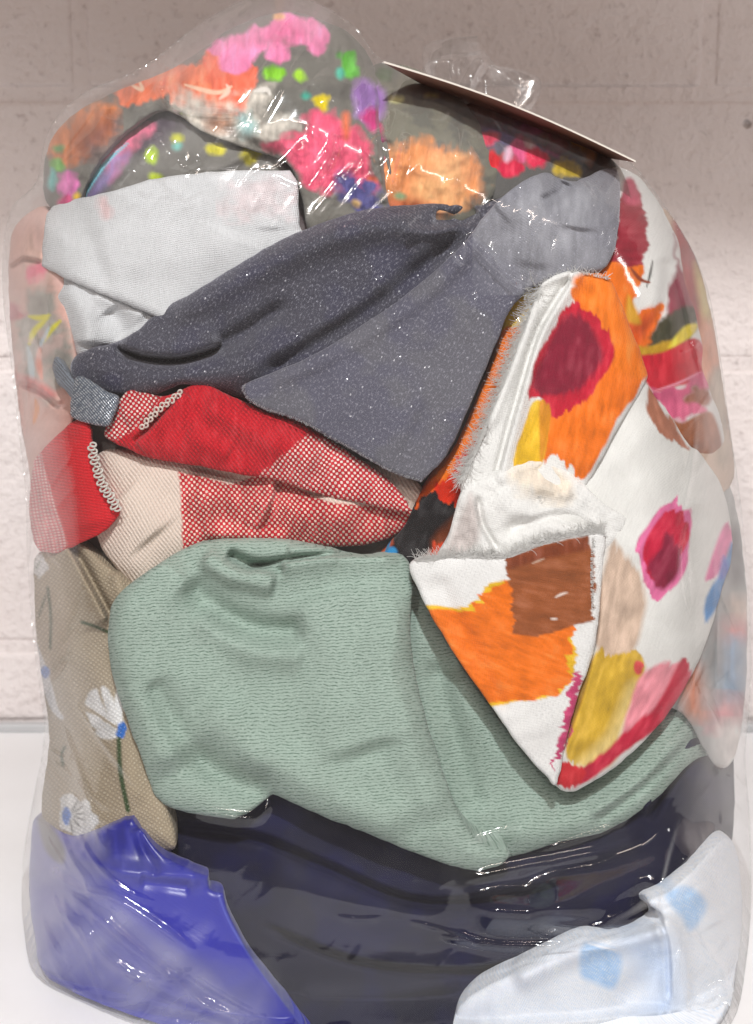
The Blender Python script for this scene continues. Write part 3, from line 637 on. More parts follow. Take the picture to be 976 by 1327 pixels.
# ------------------------------------------------------------------ taupe with daisies
def p_taupe(x, y):
    P = Print(x, y, (176, 161, 138), 17)
    G = (62, 84, 50); Wt = (232, 232, 232); B = (52, 120, 214)
    for pts, w in (([(62,762),(66,800),(65,840)], 4), ([(106,806),(124,812),(142,820)], 4), ([(154,955),(156,1000),(166,1050)], 6), ([(84,968),(80,978),(82,992)], 4)): P.line(pts, w, G, taper=False)
    for pts in ([(112,912),(114,896),(124,892),(134,910),(148,936),(136,930)], [(118,940),(112,925),(130,932),(150,944),(146,950)], [(132,895),(142,896),(150,930),(146,936)], [(146,915),(152,890),(158,900),(160,935),(150,938)], [(124,946),(146,946),(152,956),(132,958)]): P.blob(pts, Wt, rough=2)
    P.dot(158, 946, 9, 10, B)
    P.dot(100, 1058, 28, 26, Wt, rough=6); P.dot(86, 1057, 6, 11, B)
    for a in (-60, -35, -10, 15, 45, 80): P.line([(90 + 6*cos(radians(a)), 1057 + 6*sin(radians(a))), (90 + 21*cos(radians(a)), 1057 + 21*sin(radians(a)))], 2.6, (96, 98, 96))
    P.dot(50, 736, 8, 17, Wt, rough=4); P.line([(46,738),(52,728)], 2, (120,140,120)); P.line([(46,836),(56,872),(70,916),(80,930)], 13, (226,228,232)); P.dot(58, 871, 5, 9, (90,140,220))
    P.line([(60,770),(50,800)], 3, G); return P.c
cloth('daisy_fabric', [(44,742),(46,722),(60,713),(84,706),(104,704),(128,724),(150,742),(172,760),(176,790),(156,830),(160,880),(180,950),(204,1010),(222,1060),(226,1100),(180,1100),(110,1104),(64,1084),(54,1040),(64,960),(56,890),(46,810)], 0.0062, M_taupe,
    'taupe canvas printed with white daisies with blue centres at the left of the sage fabric', step=1.9, roll=13, paint=p_taupe, back=0.03,
    folds=[Fold('step', [(84,708),(98,732),(116,765),(138,806)], 22, 0.007, 5, -1, 0.05), Fold('ridge', [(60,730),(76,800),(84,900),(100,1040)], 26, 0.003), Fold('ridge', [(110,830),(130,900),(180,1050)], 16, 0.002), Fold('ridge', [(150,740),(162,790)], 10, 0.003)], seed=17)

# ------------------------------------------------------------------ orange brush-stroke print
def p_strip(x, y):
    P = Print(x, y, (226, 90, 16), 18)
    P.blob([(640,450),(662,380),(720,360),(700,440),(668,450)], (232,190,40), jag=6, ang=100); P.blob([(636,440),(700,440),(640,560),(590,620),(560,600)], ORANGE, jag=8, ang=110)
    P.blob([(560,640),(580,610),(640,560),(640,640),(600,655)], (214,44,12), jag=9, ang=100, rough=4); P.blob([(500,740),(520,670),(560,640),(600,664),(590,690),(545,740)], (22,19,22), jag=8, ang=110, rough=3)
    P.blob([(560,700),(600,660),(610,640),(590,700),(575,740)], (120,56,20), soft=5); P.blob([(556,714),(585,700),(580,730),(550,730)], (214,70,30), jag=5); P.dot(505,714,10,6,(40,140,200))
    return P.c
cloth('print_fabric', [(660,384),(680,372),(720,370),(715,440),(680,520),(640,600),(622,660),(600,720),(560,745),(490,740),(500,715),(525,680),(548,632),(582,592),(612,530),(642,455)], 0.008, M_print,
    'narrow orange, red and black printed strip between velvet flap and frayed piece', step=1.9, roll=8, paint=p_strip, seed=18,
    folds=[Fold('ridge', [(660,420),(620,560),(560,700)], 16, 0.003)])
def p_D(x, y):
    P = Print(x, y, WHT, 19)
    P.blob([(808,238),(822,236),(834,262),(840,300),(836,330),(826,352),(786,352),(784,340),(796,312),(802,280)], (150,24,46), jag=4, ang=0, soft=1.5); P.blob([(808,236),(820,232),(830,262),(810,262)], (186,60,90), soft=3)
    P.blob([(750,352),(780,342),(826,346),(832,366),(820,390),(822,404),(850,396),(862,400),(850,430),(835,460),(826,480),(790,470),(745,380)], ORANGE, rough=5, soft=2)
    P.blob([(785,400),(820,410),(850,402),(836,440),(812,452)], (216,84,14), soft=9); P.line([(846,338),(842,358),(838,372)], 3, (60,60,56)); P.line([(818,348),(830,362),(842,366)], 5, (140,60,30))
    P.blob([(874,300),(880,340),(898,380),(906,410),(890,412),(866,430),(868,372),(876,344)], (138,34,60), soft=3, rough=3); P.blob([(882,318),(894,320),(908,390),(898,400)], (166,90,100), soft=4)
    P.blob([(840,440),(862,412),(900,400),(905,420),(880,448),(836,462)], (60,60,40), soft=4, rough=5); P.blob([(826,452),(850,446),(880,440),(876,462),(840,468)], (192,150,30), rough=4, soft=3); P.blob([(866,450),(886,424),(904,420),(898,434),(880,448)], (236,210,50), soft=2)
    P.blob([(820,464),(860,456),(900,438),(916,460),(912,492),(880,500),(850,508),(834,490)], (204,24,48), soft=2); P.blob([(848,508),(880,500),(914,480),(918,500),(884,514),(910,522),(918,536),(880,546),(866,540)], (214,90,130), rough=5, soft=3)
    P.line([(850,506),(880,496),(908,482)], 3, (236,150,170)); P.blob([(884,514),(914,500),(920,520),(906,524),(890,522)], (150,80,50), rough=4, soft=3); P.blob([(870,544),(884,548),(912,534),(926,540),(936,582),(916,590),(900,592)], (154,84,40), soft=2)
    P.blob([(814,382),(826,404),(830,420),(812,414)], (206,150,30), soft=3)
    return P.c
cloth('print_fabric', [(790,222),(806,218),(830,232),(862,276),(884,322),(902,400),(918,468),(934,540),(946,598),(944,622),(934,631),(918,612),(884,572),(850,524),(822,500),(780,490),(740,400),(738,362),(780,345),(798,300),(800,255)], 0.0045, M_print,
    'long printed cotton with orange, crimson and brown patches curving down the upper right side', step=1.8, roll=14, paint=p_D, back=0.03,
    folds=[Fold('ridge', [(835,250),(858,320),(870,400),(900,520),(925,600)], 26, 0.004), Fold('ridge', [(800,300),(780,360),(810,440)], 20, 0.003), Fold('ridge', [(866,330),(860,400),(830,440)], 10, -0.003), Fold('step', [(822,470),(860,530),(905,592)], 16, 0.003, 5, 1)], seed=19)
def p_C(x, y):
    P = Print(x, y, (224, 223, 219), 20)
    P.blob([(842,500),(858,526),(880,556),(894,580),(884,574),(868,570),(846,546),(838,530)], (176,112,86), jag=11, ang=75, fr=3.5, soft=1.5)
    P.blob([(862,652),(876,646),(884,660),(896,664),(894,700),(888,740),(868,768),(850,776),(836,760),(828,726),(824,706),(838,682)], (224,112,160), jag=7, ang=115, fr=4)
    P.blob([(864,664),(882,668),(894,692),(884,716),(872,724),(852,752),(836,738),(834,710),(846,684)], (202,22,62), jag=6, ang=115, fr=4); P.blob([(864,690),(882,712),(880,740),(860,764),(846,752),(840,730),(856,712)], (140,22,58), jag=6, ang=115, soft=3)
    P.blob([(790,708),(806,716),(826,742),(838,770),(834,800),(820,846),(780,852),(770,800)], (204,178,158), soft=4, jag=7, ang=100)
    P.blob([(772,846),(790,850),(822,842),(836,860),(832,880),(818,910),(800,950),(790,985),(760,990),(735,980),(740,920)], (206,166,48), jag=5, ang=110, soft=1.6); P.blob([(812,890),(826,888),(806,950),(790,990),(745,992),(786,950)], (224,196,120), soft=7)
    P.dot(826, 866, 7, 9, (214,70,70)); P.blob([(828,880),(856,858),(880,864),(896,880),(850,945),(812,965),(804,960),(816,915)], (226,140,152), jag=5, ang=120, soft=2.5)
    P.blob([(882,856),(894,872),(880,910),(852,944),(812,972),(780,1000),(746,1020),(716,1010),(716,1000),(760,992),(806,952),(850,915)], (196,30,62), jag=5, ang=120, soft=2); P.blob([(716,985),(740,990),(760,1000),(745,1018),(716,1012)], (206,40,50), jag=5, ang=90)
    P.blob([(728,960),(716,990),(736,950),(740,915)], (196,60,110), jag=6, ang=0)
    P.blob([(944,676),(934,690),(920,730),(916,750),(930,745),(950,700)], (224,108,160), jag=4, ang=110, soft=2); P.blob([(950,700),(935,740),(915,775),(914,808),(928,790),(950,760)], (40,130,196), jag=4, ang=110, soft=2)
    P.blob([(938,720),(932,750),(945,742)], (44,80,180), soft=3); return P.c
cloth('print_fabric', [(760,560),(800,510),(828,478),(842,498),(868,534),(900,578),(930,620),(946,668),(948,720),(934,770),(918,824),(898,872),(860,932),(812,982),(770,1012),(738,1026),(712,1008),(700,950),(690,860),(680,700)], 0.0025, M_print,
    'large white printed cotton with magenta blot and yellow patch at the right', step=1.9, roll=12, paint=p_C, back=0.025,
    folds=[Fold('ridge', [(810,540),(870,640),(890,760),(850,880)], 60, 0.003), Fold('ridge', [(700,660),(800,700),(900,720)], 26, 0.0022), Fold('step', [(776,700),(782,760),(772,850),(738,960),(722,1000)], 18, 0.003, 5, 1), Fold('ridge', [(905,650),(920,740),(890,840)], 20, -0.002),
           Fold('ridge', [(840,800),(800,880),(770,980)], 22, 0.002)], seed=20)
def p_A(x, y):
    P = Print(x, y, (232, 231, 228), 21)
    P.blob([(742,372),(772,384),(800,420),(830,470),(834,492),(800,545),(764,612),(742,612),(716,590),(696,600),(714,520),(760,460),(770,420),(744,394)], ORANGE, jag=7, ang=100, fr=4)
    P.blob([(744,360),(800,360),(840,460),(836,492),(790,470),(760,400)], (240,122,24), soft=4)
    P.blob([(666,598),(676,560),(690,524),(704,520),(712,540),(704,598),(690,604)], YEL, jag=6, ang=100); P.blob([(700,520),(716,520),(706,585),(700,590)], (214,140,30), jag=5, ang=95)
    P.blob([(684,516),(694,476),(712,432),(736,396),(745,384),(762,398),(788,432),(796,462),(776,500),(756,520),(722,545),(712,524),(700,516)], (196,20,50), jag=8, ang=95, fr=4)
    P.blob([(690,506),(704,462),(730,412),(748,404),(770,430),(782,462),(762,494),(728,512)], (134,18,48), jag=6, ang=95, soft=4); return P.c
A = cloth('print_fabric', [(700,372),(722,356),(744,350),(760,352),(790,362),(815,420),(838,480),(832,504),(800,556),(764,622),(742,646),(700,640),(660,640),(622,640),(600,642),(598,618),(618,580),(640,530),(664,470),(682,420)], 0.0005, M_print2,
    'white frayed printed cotton flap with a dark crimson blot beside the velvet flap', step=1.8, roll=7, paint=p_A, back=0.012,
    folds=[Fold('step', [(752,352),(726,392),(700,440),(676,520),(654,600),(648,632)], 9, 0.0035, 4, 1, 0.04), Fold('ridge', [(700,380),(670,460),(630,560)], 9, 0.003), Fold('ridge', [(760,380),(800,440),(780,540),(745,620)], 26, 0.003), Fold('ridge', [(690,372),(730,356),(756,364)], 7, 0.003)], seed=21, lump=0.001)
def p_G(x, y):
    P = Print(x, y, (234, 233, 230), 22); P.blob([(660,610),(700,600),(740,620),(730,650),(680,640)], (232,214,190), soft=9, op=0.7, rough=6); P.blob([(600,660),(612,640),(622,690),(606,716),(576,720)], (208,198,194), soft=5); return P.c
cloth('muslin_fabric', [(600,632),(632,616),(668,600),(700,598),(740,612),(780,650),(812,672),(800,700),(770,720),(700,730),(640,735),(570,745),(566,722),(582,690)], 0.000, M_print2,
    'plain white frayed cotton fold between the crimson blot flap and the brown square piece', step=1.9, roll=8, paint=p_G, back=0.012,
    folds=[Fold('step', [(612,640),(618,680),(640,718)], 14, 0.003, 4, -1), Fold('ridge', [(640,640),(720,680),(790,680)], 12, 0.003), Fold('ridge', [(650,690),(720,670),(780,690)], 8, -0.003), Fold('ridge', [(640,612),(700,630),(745,640)], 10, 0.003), Fold('ridge', [(700,600),(730,640)], 8, -0.002)], seed=22, lump=0.0015, crinkle=0.0012)
def p_B(x, y):
    P = Print(x, y, (232, 231, 229), 23)
    P.blob([(548,800),(556,784),(604,786),(624,766),(650,752),(700,760),(738,814),(746,840),(742,876),(716,902),(640,914),(618,912),(575,850)], YEL, jag=5, ang=20)
    P.blob([(548,806),(560,790),(606,792),(630,768),(654,752),(700,760),(740,812),(734,824),(744,846),(730,856),(738,880),(712,900),(676,908),(636,908),(614,908),(570,850)], ORANGE, jag=8, ang=20, fr=4)
    P.blob([(656,722,1),(700,706),(762,694,1),(768,720),(770,760),(768,806,1),(740,812),(700,826),(668,822,1),(662,780)], (150,82,42), jag=4, ang=10, fr=3, cs=False); P.blob([(656,722),(700,708),(762,694),(764,712),(700,726),(660,738)], (128,60,30), soft=3, cs=False)
    P.line([(720,774),(728,770),(735,768)], 3, (226,210,200)); P.line([(714,802),(722,802)], 3, (226,210,200)); P.line([(690,730),(705,724)], 2, (206,180,160))
    P.blob([(746,870),(730,930),(718,1000),(735,960),(752,900)], (196,60,110), jag=6, ang=0, fr=3); return P.c
B_ = cloth('print_fabric', [(530,735),(548,722),(600,720),(654,722),(700,704),(764,688),(786,690,1),(782,730),(776,800),(768,850),(750,900),(736,950),(722,1014),(706,1004),(672,966),(640,920),(600,864),(560,800),(540,760)], -0.001, M_print2,
    'printed cotton scrap with a brown square on orange beside the sage fabric', step=1.7, roll=6, paint=p_B, back=0.012,
    folds=[Fold('ridge', [(560,730),(640,740),(760,710)], 16, 0.0015), Fold('ridge', [(700,760),(680,860),(700,960)], 40, 0.002), Fold('ridge', [(560,740),(600,820),(660,930)], 14, -0.002)], seed=23, lump=0.001)

# ------------------------------------------------------------------ sage green
def p_sage(x, y):
    P = Print(x, y, (156, 174, 163), 24); return P.c
SG = cloth('sage_fabric', [(141,840),(142,800),(150,776),(168,758),(205,732),(240,712),(272,702),(330,699),(380,703),(430,712),(470,722),(512,718),(530,730),(534,760),(532,820),(540,880),(556,945),(576,1005),(596,1058),(624,1092),(660,1104),(650,1120),(626,1127),(600,1126),
    (540,1106),(470,1078),(410,1054),(352,1028,1),(330,1048),(305,1062,1),(262,1056),(226,1048),(202,1032),(184,985),(162,925),(147,880)], 0.0026, M_sage,
    'large sage green crepe fabric bulging across the centre of the bag', step=2.2, roll=17, paint=p_sage, lump=0.003, lumpf=95, n=6, fg=2.3, back=0.02,
    folds=[Fold('ridge', [(500,760),(505,860),(535,980),(570,1070)], 30, 0.003),
           Fold('ridge', [(292,716),(326,732),(372,738)], 8, -0.005), Fold('step', [(316,744),(370,732),(440,724),(520,722)], 16, 0.0035, 4, -1), Fold('ridge', [(262,718),(300,745),(360,758)], 14, 0.004), Fold('ridge', [(370,712),(440,718)], 10, 0.002),
           Fold('ridge', [(240,750),(280,790),(340,815),(400,815)], 18, -0.004), Fold('ridge', [(250,790),(320,840),(400,850)], 20, 0.003), Fold('ridge', [(240,720),(185,800),(190,900),(240,1000)], 46, 0.005), Fold('ridge', [(190,870),(240,960),(300,1010),(360,1024)], 20, -0.004), Fold('ridge', [(260,900),(330,970),(430,1030),(540,1080)], 30, 0.003),
           Fold('ridge', [(420,760),(450,880),(480,980)], 60, 0.004)], seed=24)
cloth('folded_panel', [(505,735),(530,735),(552,780),(600,858),(640,920),(690,984),(742,1022),(800,982),(866,924),(900,908),(928,915),(944,950),(936,975),(900,985),(850,1035),(790,1075),(720,1092),(680,1106),(640,1112),(590,1090),(540,1000),(510,900)], 0.0125, M_sage, None,
    step=2.2, roll=14, paint=p_sage, lump=0.002, lumpf=90, fg=1.6, parent=SG,
    folds=[Fold('ridge', [(590,860),(630,940),(690,1020),(730,1050)], 26, 0.003), Fold('ridge', [(640,1078),(720,1074),(820,1030),(900,950)], 24, 0.004), Fold('ridge', [(560,850),(590,960),(620,1060)], 18, -0.003), Fold('step', [(760,1060),(830,1010),(900,940)], 20, 0.003, 6, 1)], seed=34)

# ------------------------------------------------------------------ blue satin, pale blue jersey
def p_sat(x, y):
    P = Print(x, y, (20, 26, 160), 25); P.blob([(180,1040),(230,1100),(200,1130),(120,1120),(110,1060)], (32, 36, 140), soft=12); P.blob([(48,1052),(64,1066),(84,1100),(80,1120),(58,1100)], (34, 18, 50), soft=3)
    P.line([(282,1156),(300,1200),(340,1262),(392,1330)], 3, (80, 90, 190)); return P.c
cloth('satin_fabric', [(40,1100),(44,1062),(62,1070),(90,1086),(118,1080),(150,1066),(172,1060,1),(190,1084),(216,1110),(244,1124),(270,1134,1),(272,1152),(290,1156,1),(298,1186),(326,1240),(362,1290),(398,1338),(402,1358),(300,1350),(190,1322),(110,1292),(58,1262),(44,1210),(38,1150)],
    0.0025, M_satin, 'royal blue satin with a raw notched edge at the lower left of the bag', step=2.1, roll=7, paint=p_sat, back=0.02,
    folds=[Fold('ridge', [(176,1070),(186,1100),(206,1136)], 7, -0.002), Fold('ridge', [(80,1100),(160,1130),(270,1138)], 12, 0.003), Fold('ridge', [(120,1140),(220,1200),(320,1300)], 30, 0.002), Fold('ridge', [(180,1140),(250,1150)], 8, -0.002)], seed=25, lump=0.0012)
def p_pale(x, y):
    P = Print(x, y, (234, 237, 243), 26); P.softk = 2.0; P.var = 0.12  # white ground also carries the film's milky haze in its colour
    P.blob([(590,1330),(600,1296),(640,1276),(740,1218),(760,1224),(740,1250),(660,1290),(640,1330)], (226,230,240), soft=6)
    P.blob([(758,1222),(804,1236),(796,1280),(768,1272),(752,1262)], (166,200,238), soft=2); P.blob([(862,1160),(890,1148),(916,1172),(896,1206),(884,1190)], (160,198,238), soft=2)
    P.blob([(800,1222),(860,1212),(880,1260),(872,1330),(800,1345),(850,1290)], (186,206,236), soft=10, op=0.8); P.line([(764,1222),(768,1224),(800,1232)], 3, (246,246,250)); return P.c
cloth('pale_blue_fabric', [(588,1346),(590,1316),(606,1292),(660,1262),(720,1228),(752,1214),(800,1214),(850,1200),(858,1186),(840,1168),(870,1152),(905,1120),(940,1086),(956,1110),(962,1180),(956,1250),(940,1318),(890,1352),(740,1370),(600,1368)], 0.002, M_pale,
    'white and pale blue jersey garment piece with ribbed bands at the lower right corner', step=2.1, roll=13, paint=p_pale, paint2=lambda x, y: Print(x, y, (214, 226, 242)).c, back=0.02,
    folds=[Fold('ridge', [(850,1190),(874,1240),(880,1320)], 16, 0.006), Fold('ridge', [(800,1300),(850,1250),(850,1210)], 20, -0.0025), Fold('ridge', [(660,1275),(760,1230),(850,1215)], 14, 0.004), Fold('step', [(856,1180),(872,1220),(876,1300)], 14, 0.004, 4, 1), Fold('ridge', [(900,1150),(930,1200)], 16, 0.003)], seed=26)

# ------------------------------------------------------------------ header card
g_ = N('card'); v_ = g_.n('NewGeometry').outputs['Position']; p_ = g_.n('BsdfPrincipled')
g_.l(g_.mix(g_.noise(v_, 60, 3), tuple(lin((196, 188, 178))) + (1,), tuple(lin((206, 199, 190))) + (1,)), p_.inputs['Base Color']); p_.inputs['Roughness'].default_value = 0.6; g_.l(p_.outputs[0], g_.out.inputs[0])
g2_ = N('card_underside'); p_ = g2_.n('BsdfPrincipled'); v_ = g2_.n('NewGeometry').outputs['Position']
g2_.l(g2_.mix(g2_.noise(v_, 60, 3), tuple(lin((120, 84, 70))) + (1,), tuple(lin((136, 98, 84))) + (1,)), p_.inputs['Base Color']); p_.inputs['Roughness'].default_value = 0.6; g2_.l(p_.outputs[0], g2_.out.inputs[0])
def card():
    a = at(497, 79, 0.055); b = at(824, 208, 0.060); c = at(790, 203, 0.0); d = at(570, 120, -0.005)
    nu = 24; nv = 10; T = []; 
    for j in range(nv + 1):
        for i in range(nu + 1):
            s, t = i / nu, j / nv
            p = (a*(1-s)+b*s)*(1-t) + (d*(1-s)+c*s)*t
            p = p + np.array([0, 0, 0.0035 * sin(pi * s) * (1 - t)])
            T.append(p)
    T = np.array(T); th = 0.0009; U = T - [0, 0, th]
    n = len(T); F = []; w = nu + 1
    for j in range(nv):
        for i in range(nu):
            k = j*w + i; F.append((k, k+1, k+w+1, k+w)); F.append((n+k, n+k+w, n+k+w+1, n+k+1))
    rim = [i for i in range(w)] + [j*w + nu for j in range(1, nv+1)] + [nv*w + i for i in range(nu-1, -1, -1)] + [j*w for j in range(nv-1, 0, -1)]
    for a_, b_ in zip(rim, rim[1:] + rim[:1]): F.append((a_, n+a_, n+b_, b_))
    o = mesh_obj('header_card', np.concatenate([T, U]), F, g_.m, smooth_=False); o.data.materials.append(g2_.m)
    for p in o.data.polygons:
        if p.index < 2*nu*nv and p.index % 2 == 1: p.material_index = 1
    tag(o, 'thin cream card with a dark brown underside lying aslant on top of the bag', 'card')
card()

# ------------------------------------------------------------------ frayed threads and loop stitches (parts of their cloth)
def tubes(name, lines, rad, mat, parent, color, kind='stuff', sides=3):
    V = []; F = []; 
    for Pn in lines:
        Pn = np.asarray(Pn); k = len(Pn); t0 = len(V)
        tg = np.gradient(Pn, axis=0); tg /= np.maximum(np.linalg.norm(tg, axis=1, keepdims=True), 1e-9)
        a = np.cross(tg, [0.1, 1, 0.05]); a /= np.maximum(np.linalg.norm(a, axis=1, keepdims=True), 1e-9); b = np.cross(tg, a)
        for i in range(k):
            r = rad * (1 - 0.6 * i / (k - 1)) if kind == 'stuff' else rad
            for s_ in range(sides): th = 2*pi*s_/sides; V.append(Pn[i] + r*(cos(th)*a[i] + sin(th)*b[i]))
        for i in range(k - 1):
            for s_ in range(sides):
                s2 = (s_+1) % sides; F.append((t0+i*sides+s_, t0+i*sides+s2, t0+(i+1)*sides+s2, t0+(i+1)*sides+s_))
    c = np.tile(lin(color), (len(V), 1)); uv = np.zeros((len(V), 2)); uv[:, 0] = np.arange(len(V))
    o = mesh_obj(name, V, F, mat, parent, uv=uv, cols={'tint': c, 'tint2': c})
    if kind: o['kind'] = kind
    return o
def fringe(parent, line, dirx, diry, length, count, lay, color=(248, 247, 245), spread=0.75, rad=0.00018, seed=0, off=0.0):
    rg = np.random.default_rng(100 + seed); L = smooth(line, False, 20); seg = np.hypot(*np.diff(L, axis=0).T); cum = np.r_[0, np.cumsum(seg)]; out = []
    for _ in range(count):
        s_ = rg.random() * cum[-1]; x = np.interp(s_, cum, L[:, 0]); y = np.interp(s_, cum, L[:, 1])
        a = math.atan2(diry, dirx) + rg.normal(0, spread); ln = length * rg.uniform(0.3, 1.15); cur = rg.normal(0, 1.1); P = []
        x -= cos(a) * 3; y -= sin(a) * 3
        k = 6; rise = rg.uniform(-0.0008, 0.0016)
        for i in range(k):
            t = i / (k - 1); aa = a + cur * t; P.append((x, y, t)); x += cos(aa) * ln / k; y += sin(aa) * ln / k
        P = np.array(P); b = base(P[:, 0], P[:, 1]); d = b - 1.9 * lay - 0.0045 + rise * P[:, 2]
        out.append(at(P[:, 0], P[:, 1], np.minimum(d, b - 0.0018)))
    return tubes('frayed_threads', out, rad, M_thread, parent, color)
fringe(A, [(702,372),(682,422),(662,472),(640,528),(618,580),(598,622)], -0.9, 0.45, 30, 1300, 0.0006, seed=1, off=0.002)
fringe(A, [(602,636),(660,640),(742,640)], -0.2, 1, 20, 350, 0.0010, seed=2)
fringe(A, [(700,370),(742,352),(790,360)], -0.2, -1, 14, 120, 0.0006, seed=6)
fringe(B_, [(540,728),(600,721),(654,723),(700,706),(764,690),(784,692)], -0.1, -1, 24, 1000, -0.0006, seed=3)
fringe(B_, [(770,696),(768,740),(770,800)], 1, 0.05, 8, 130, -0.0006, seed=4)
fringe(VF, [(316,500),(318,514),(342,530),(390,547),(450,580),(508,612),(546,624)], -0.3, 1, 5, 240, 0.0002, color=(150, 150, 162), seed=5, rad=0.00016)
# loop stitched selvage on the left check cloth
lc = [o for o in bpy.data.objects if o.name.startswith('check_fabric')]
def loops(parent, line, w, pitch, lay, mat, color, name='selvage'):
    """a chain of little overlapping thread loops"""
    L = smooth(line, False, 20); seg = np.hypot(*np.diff(L, axis=0).T); cum = np.r_[0, np.cumsum(seg)]; n = int(cum[-1] / pitch); out = []
    for i in range(n):
        s_ = cum[-1] * (i + 0.5) / n; x = np.interp(s_, cum, L[:, 0]); y = np.interp(s_, cum, L[:, 1]); x2 = np.interp(s_ + 1, cum, L[:, 0]); y2 = np.interp(s_ + 1, cum, L[:, 1])
        tx, ty = x2 - x, y2 - y; q = max(math.hypot(tx, ty), 1e-6); tx /= q; ty /= q; P = []; k = random.uniform(0.8, 1.2); sk = random.uniform(-0.5, 0.5)
        for j in range(13):
            th = 2*pi*j/12; a_ = w * k * cos(th) * (1 if i % 2 else 0.9) + (1.5 if i % 2 else -1.5); b_ = pitch * 0.62 * sin(th) + sk * a_ * 0.4
            X = x - ty * a_ + tx * b_; Y = y + tx * a_ + ty * b_; bb = float(base(np.array([X]), np.array([Y]))[0])
            P.append(at(X, Y, min(bb - 1.9 * lay - 0.0035 + 0.0008 * sin(th), bb - 0.002)))
        out.append(P)
    return tubes(name, out, 0.00052, mat, parent, color, kind=None, sides=5)
loops(lc[2], [(119,574),(124,600),(134,630),(146,648),(152,662)], 4.6, 4.4, 0.0035, M_white, (232, 226, 216))
loops(lc[1], [(184,556),(204,532),(236,508)], 3.0, 4.6, 0.0035, M_white, (234, 218, 206))
# ------------------------------------------------------------------ the clear bag
def film_mat():
    g = N('clear_film'); geo = g.n('NewGeometry'); pos = geo.outputs['Position']; vec, _, _ = g.uv()
    fr = g.n('Fresnel'); fr.inputs['IOR'].default_value = 1.5
    nz = g.noise(g.mapped(vec, 0.006, 0.03, 0.5), 1.0, 4, 0.6); wr = g.noise(g.mapped(vec, 0.05, 0.012, 0.35), 1.0, 3, 0.55)
    bp = g.n('Bump'); bp.inputs['Strength'].default_value = 0.07; bp.inputs['Distance'].default_value = 0.0015; g.l(g.math('ADD', nz, g.math('MULTIPLY', wr, 0.5)), bp.inputs['Height'])
    g.l(bp.outputs[0], fr.inputs['Normal'])
    gl = g.n('BsdfGlossy'); gl.inputs['Roughness'].default_value = 0.095; g.l(bp.outputs[0], gl.inputs['Normal']); gl.inputs['Color'].default_value = (1, 1, 1, 1)
    tr = g.n('BsdfTransparent'); tr.inputs[0].default_value = (0.985, 0.985, 0.985, 1)
    df = g.n('BsdfDiffuse'); df.inputs[0].default_value = (0.92, 0.92, 0.92, 1)
    tl = g.n('BsdfTranslucent'); tl.inputs[0].default_value = (0.92, 0.92, 0.92, 1)
    hz = g.n('MixShader'); hz.inputs[0].default_value = 0.4; g.l(df.outputs[0], hz.inputs[1]); g.l(tl.outputs[0], hz.inputs[2])
    lw = g.n('LayerWeight'); lw.inputs[0].default_value = 0.5
    # thin polythene: faint haze, denser where the sheet is seen edge-on
    edge = g.math('POWER', lw.outputs['Facing'], 4.0)
    haze = g.math('ADD', 0.012, g.math('MULTIPLY', edge, 0.07)); cl = g.noise(g.mapped(vec, 0.004, 0.012, 0.6), 1.0, 4, 0.6); haze = g.math('MULTIPLY', haze, g.rampv(cl, 0.3, 0.7, 0.6, 1.4))
    # haze painted on the sheet for its milky reflections and gathered folds
    haze_rgb = g.n('SeparateXYZ'); g.l(g.attr('painted_haze'), haze_rgb.inputs[0]); haze = g.math('ADD', haze, g.math('MULTIPLY', haze_rgb.outputs[0], 0.25), clamp=True)
    m1 = g.n('MixShader'); g.put(haze, m1.inputs[0]); g.l(tr.outputs[0], m1.inputs[1]); g.l(hz.outputs[0], m1.inputs[2])
    m2 = g.n('MixShader'); g.put(g.math('MINIMUM', g.math('MULTIPLY', fr.outputs[0], 1.15), 0.20), m2.inputs[0]); g.l(m1.outputs[0], m2.inputs[1]); g.l(gl.outputs[0], m2.inputs[2]); g.l(m2.outputs[0], g.out.inputs[0])
    return g.m
FM = film_mat()
x, y, sd, q = grid_in(BAG, 2.1)
b = base(x, y)
b = np.where(sd <= 0, bag_d(x, y), b)
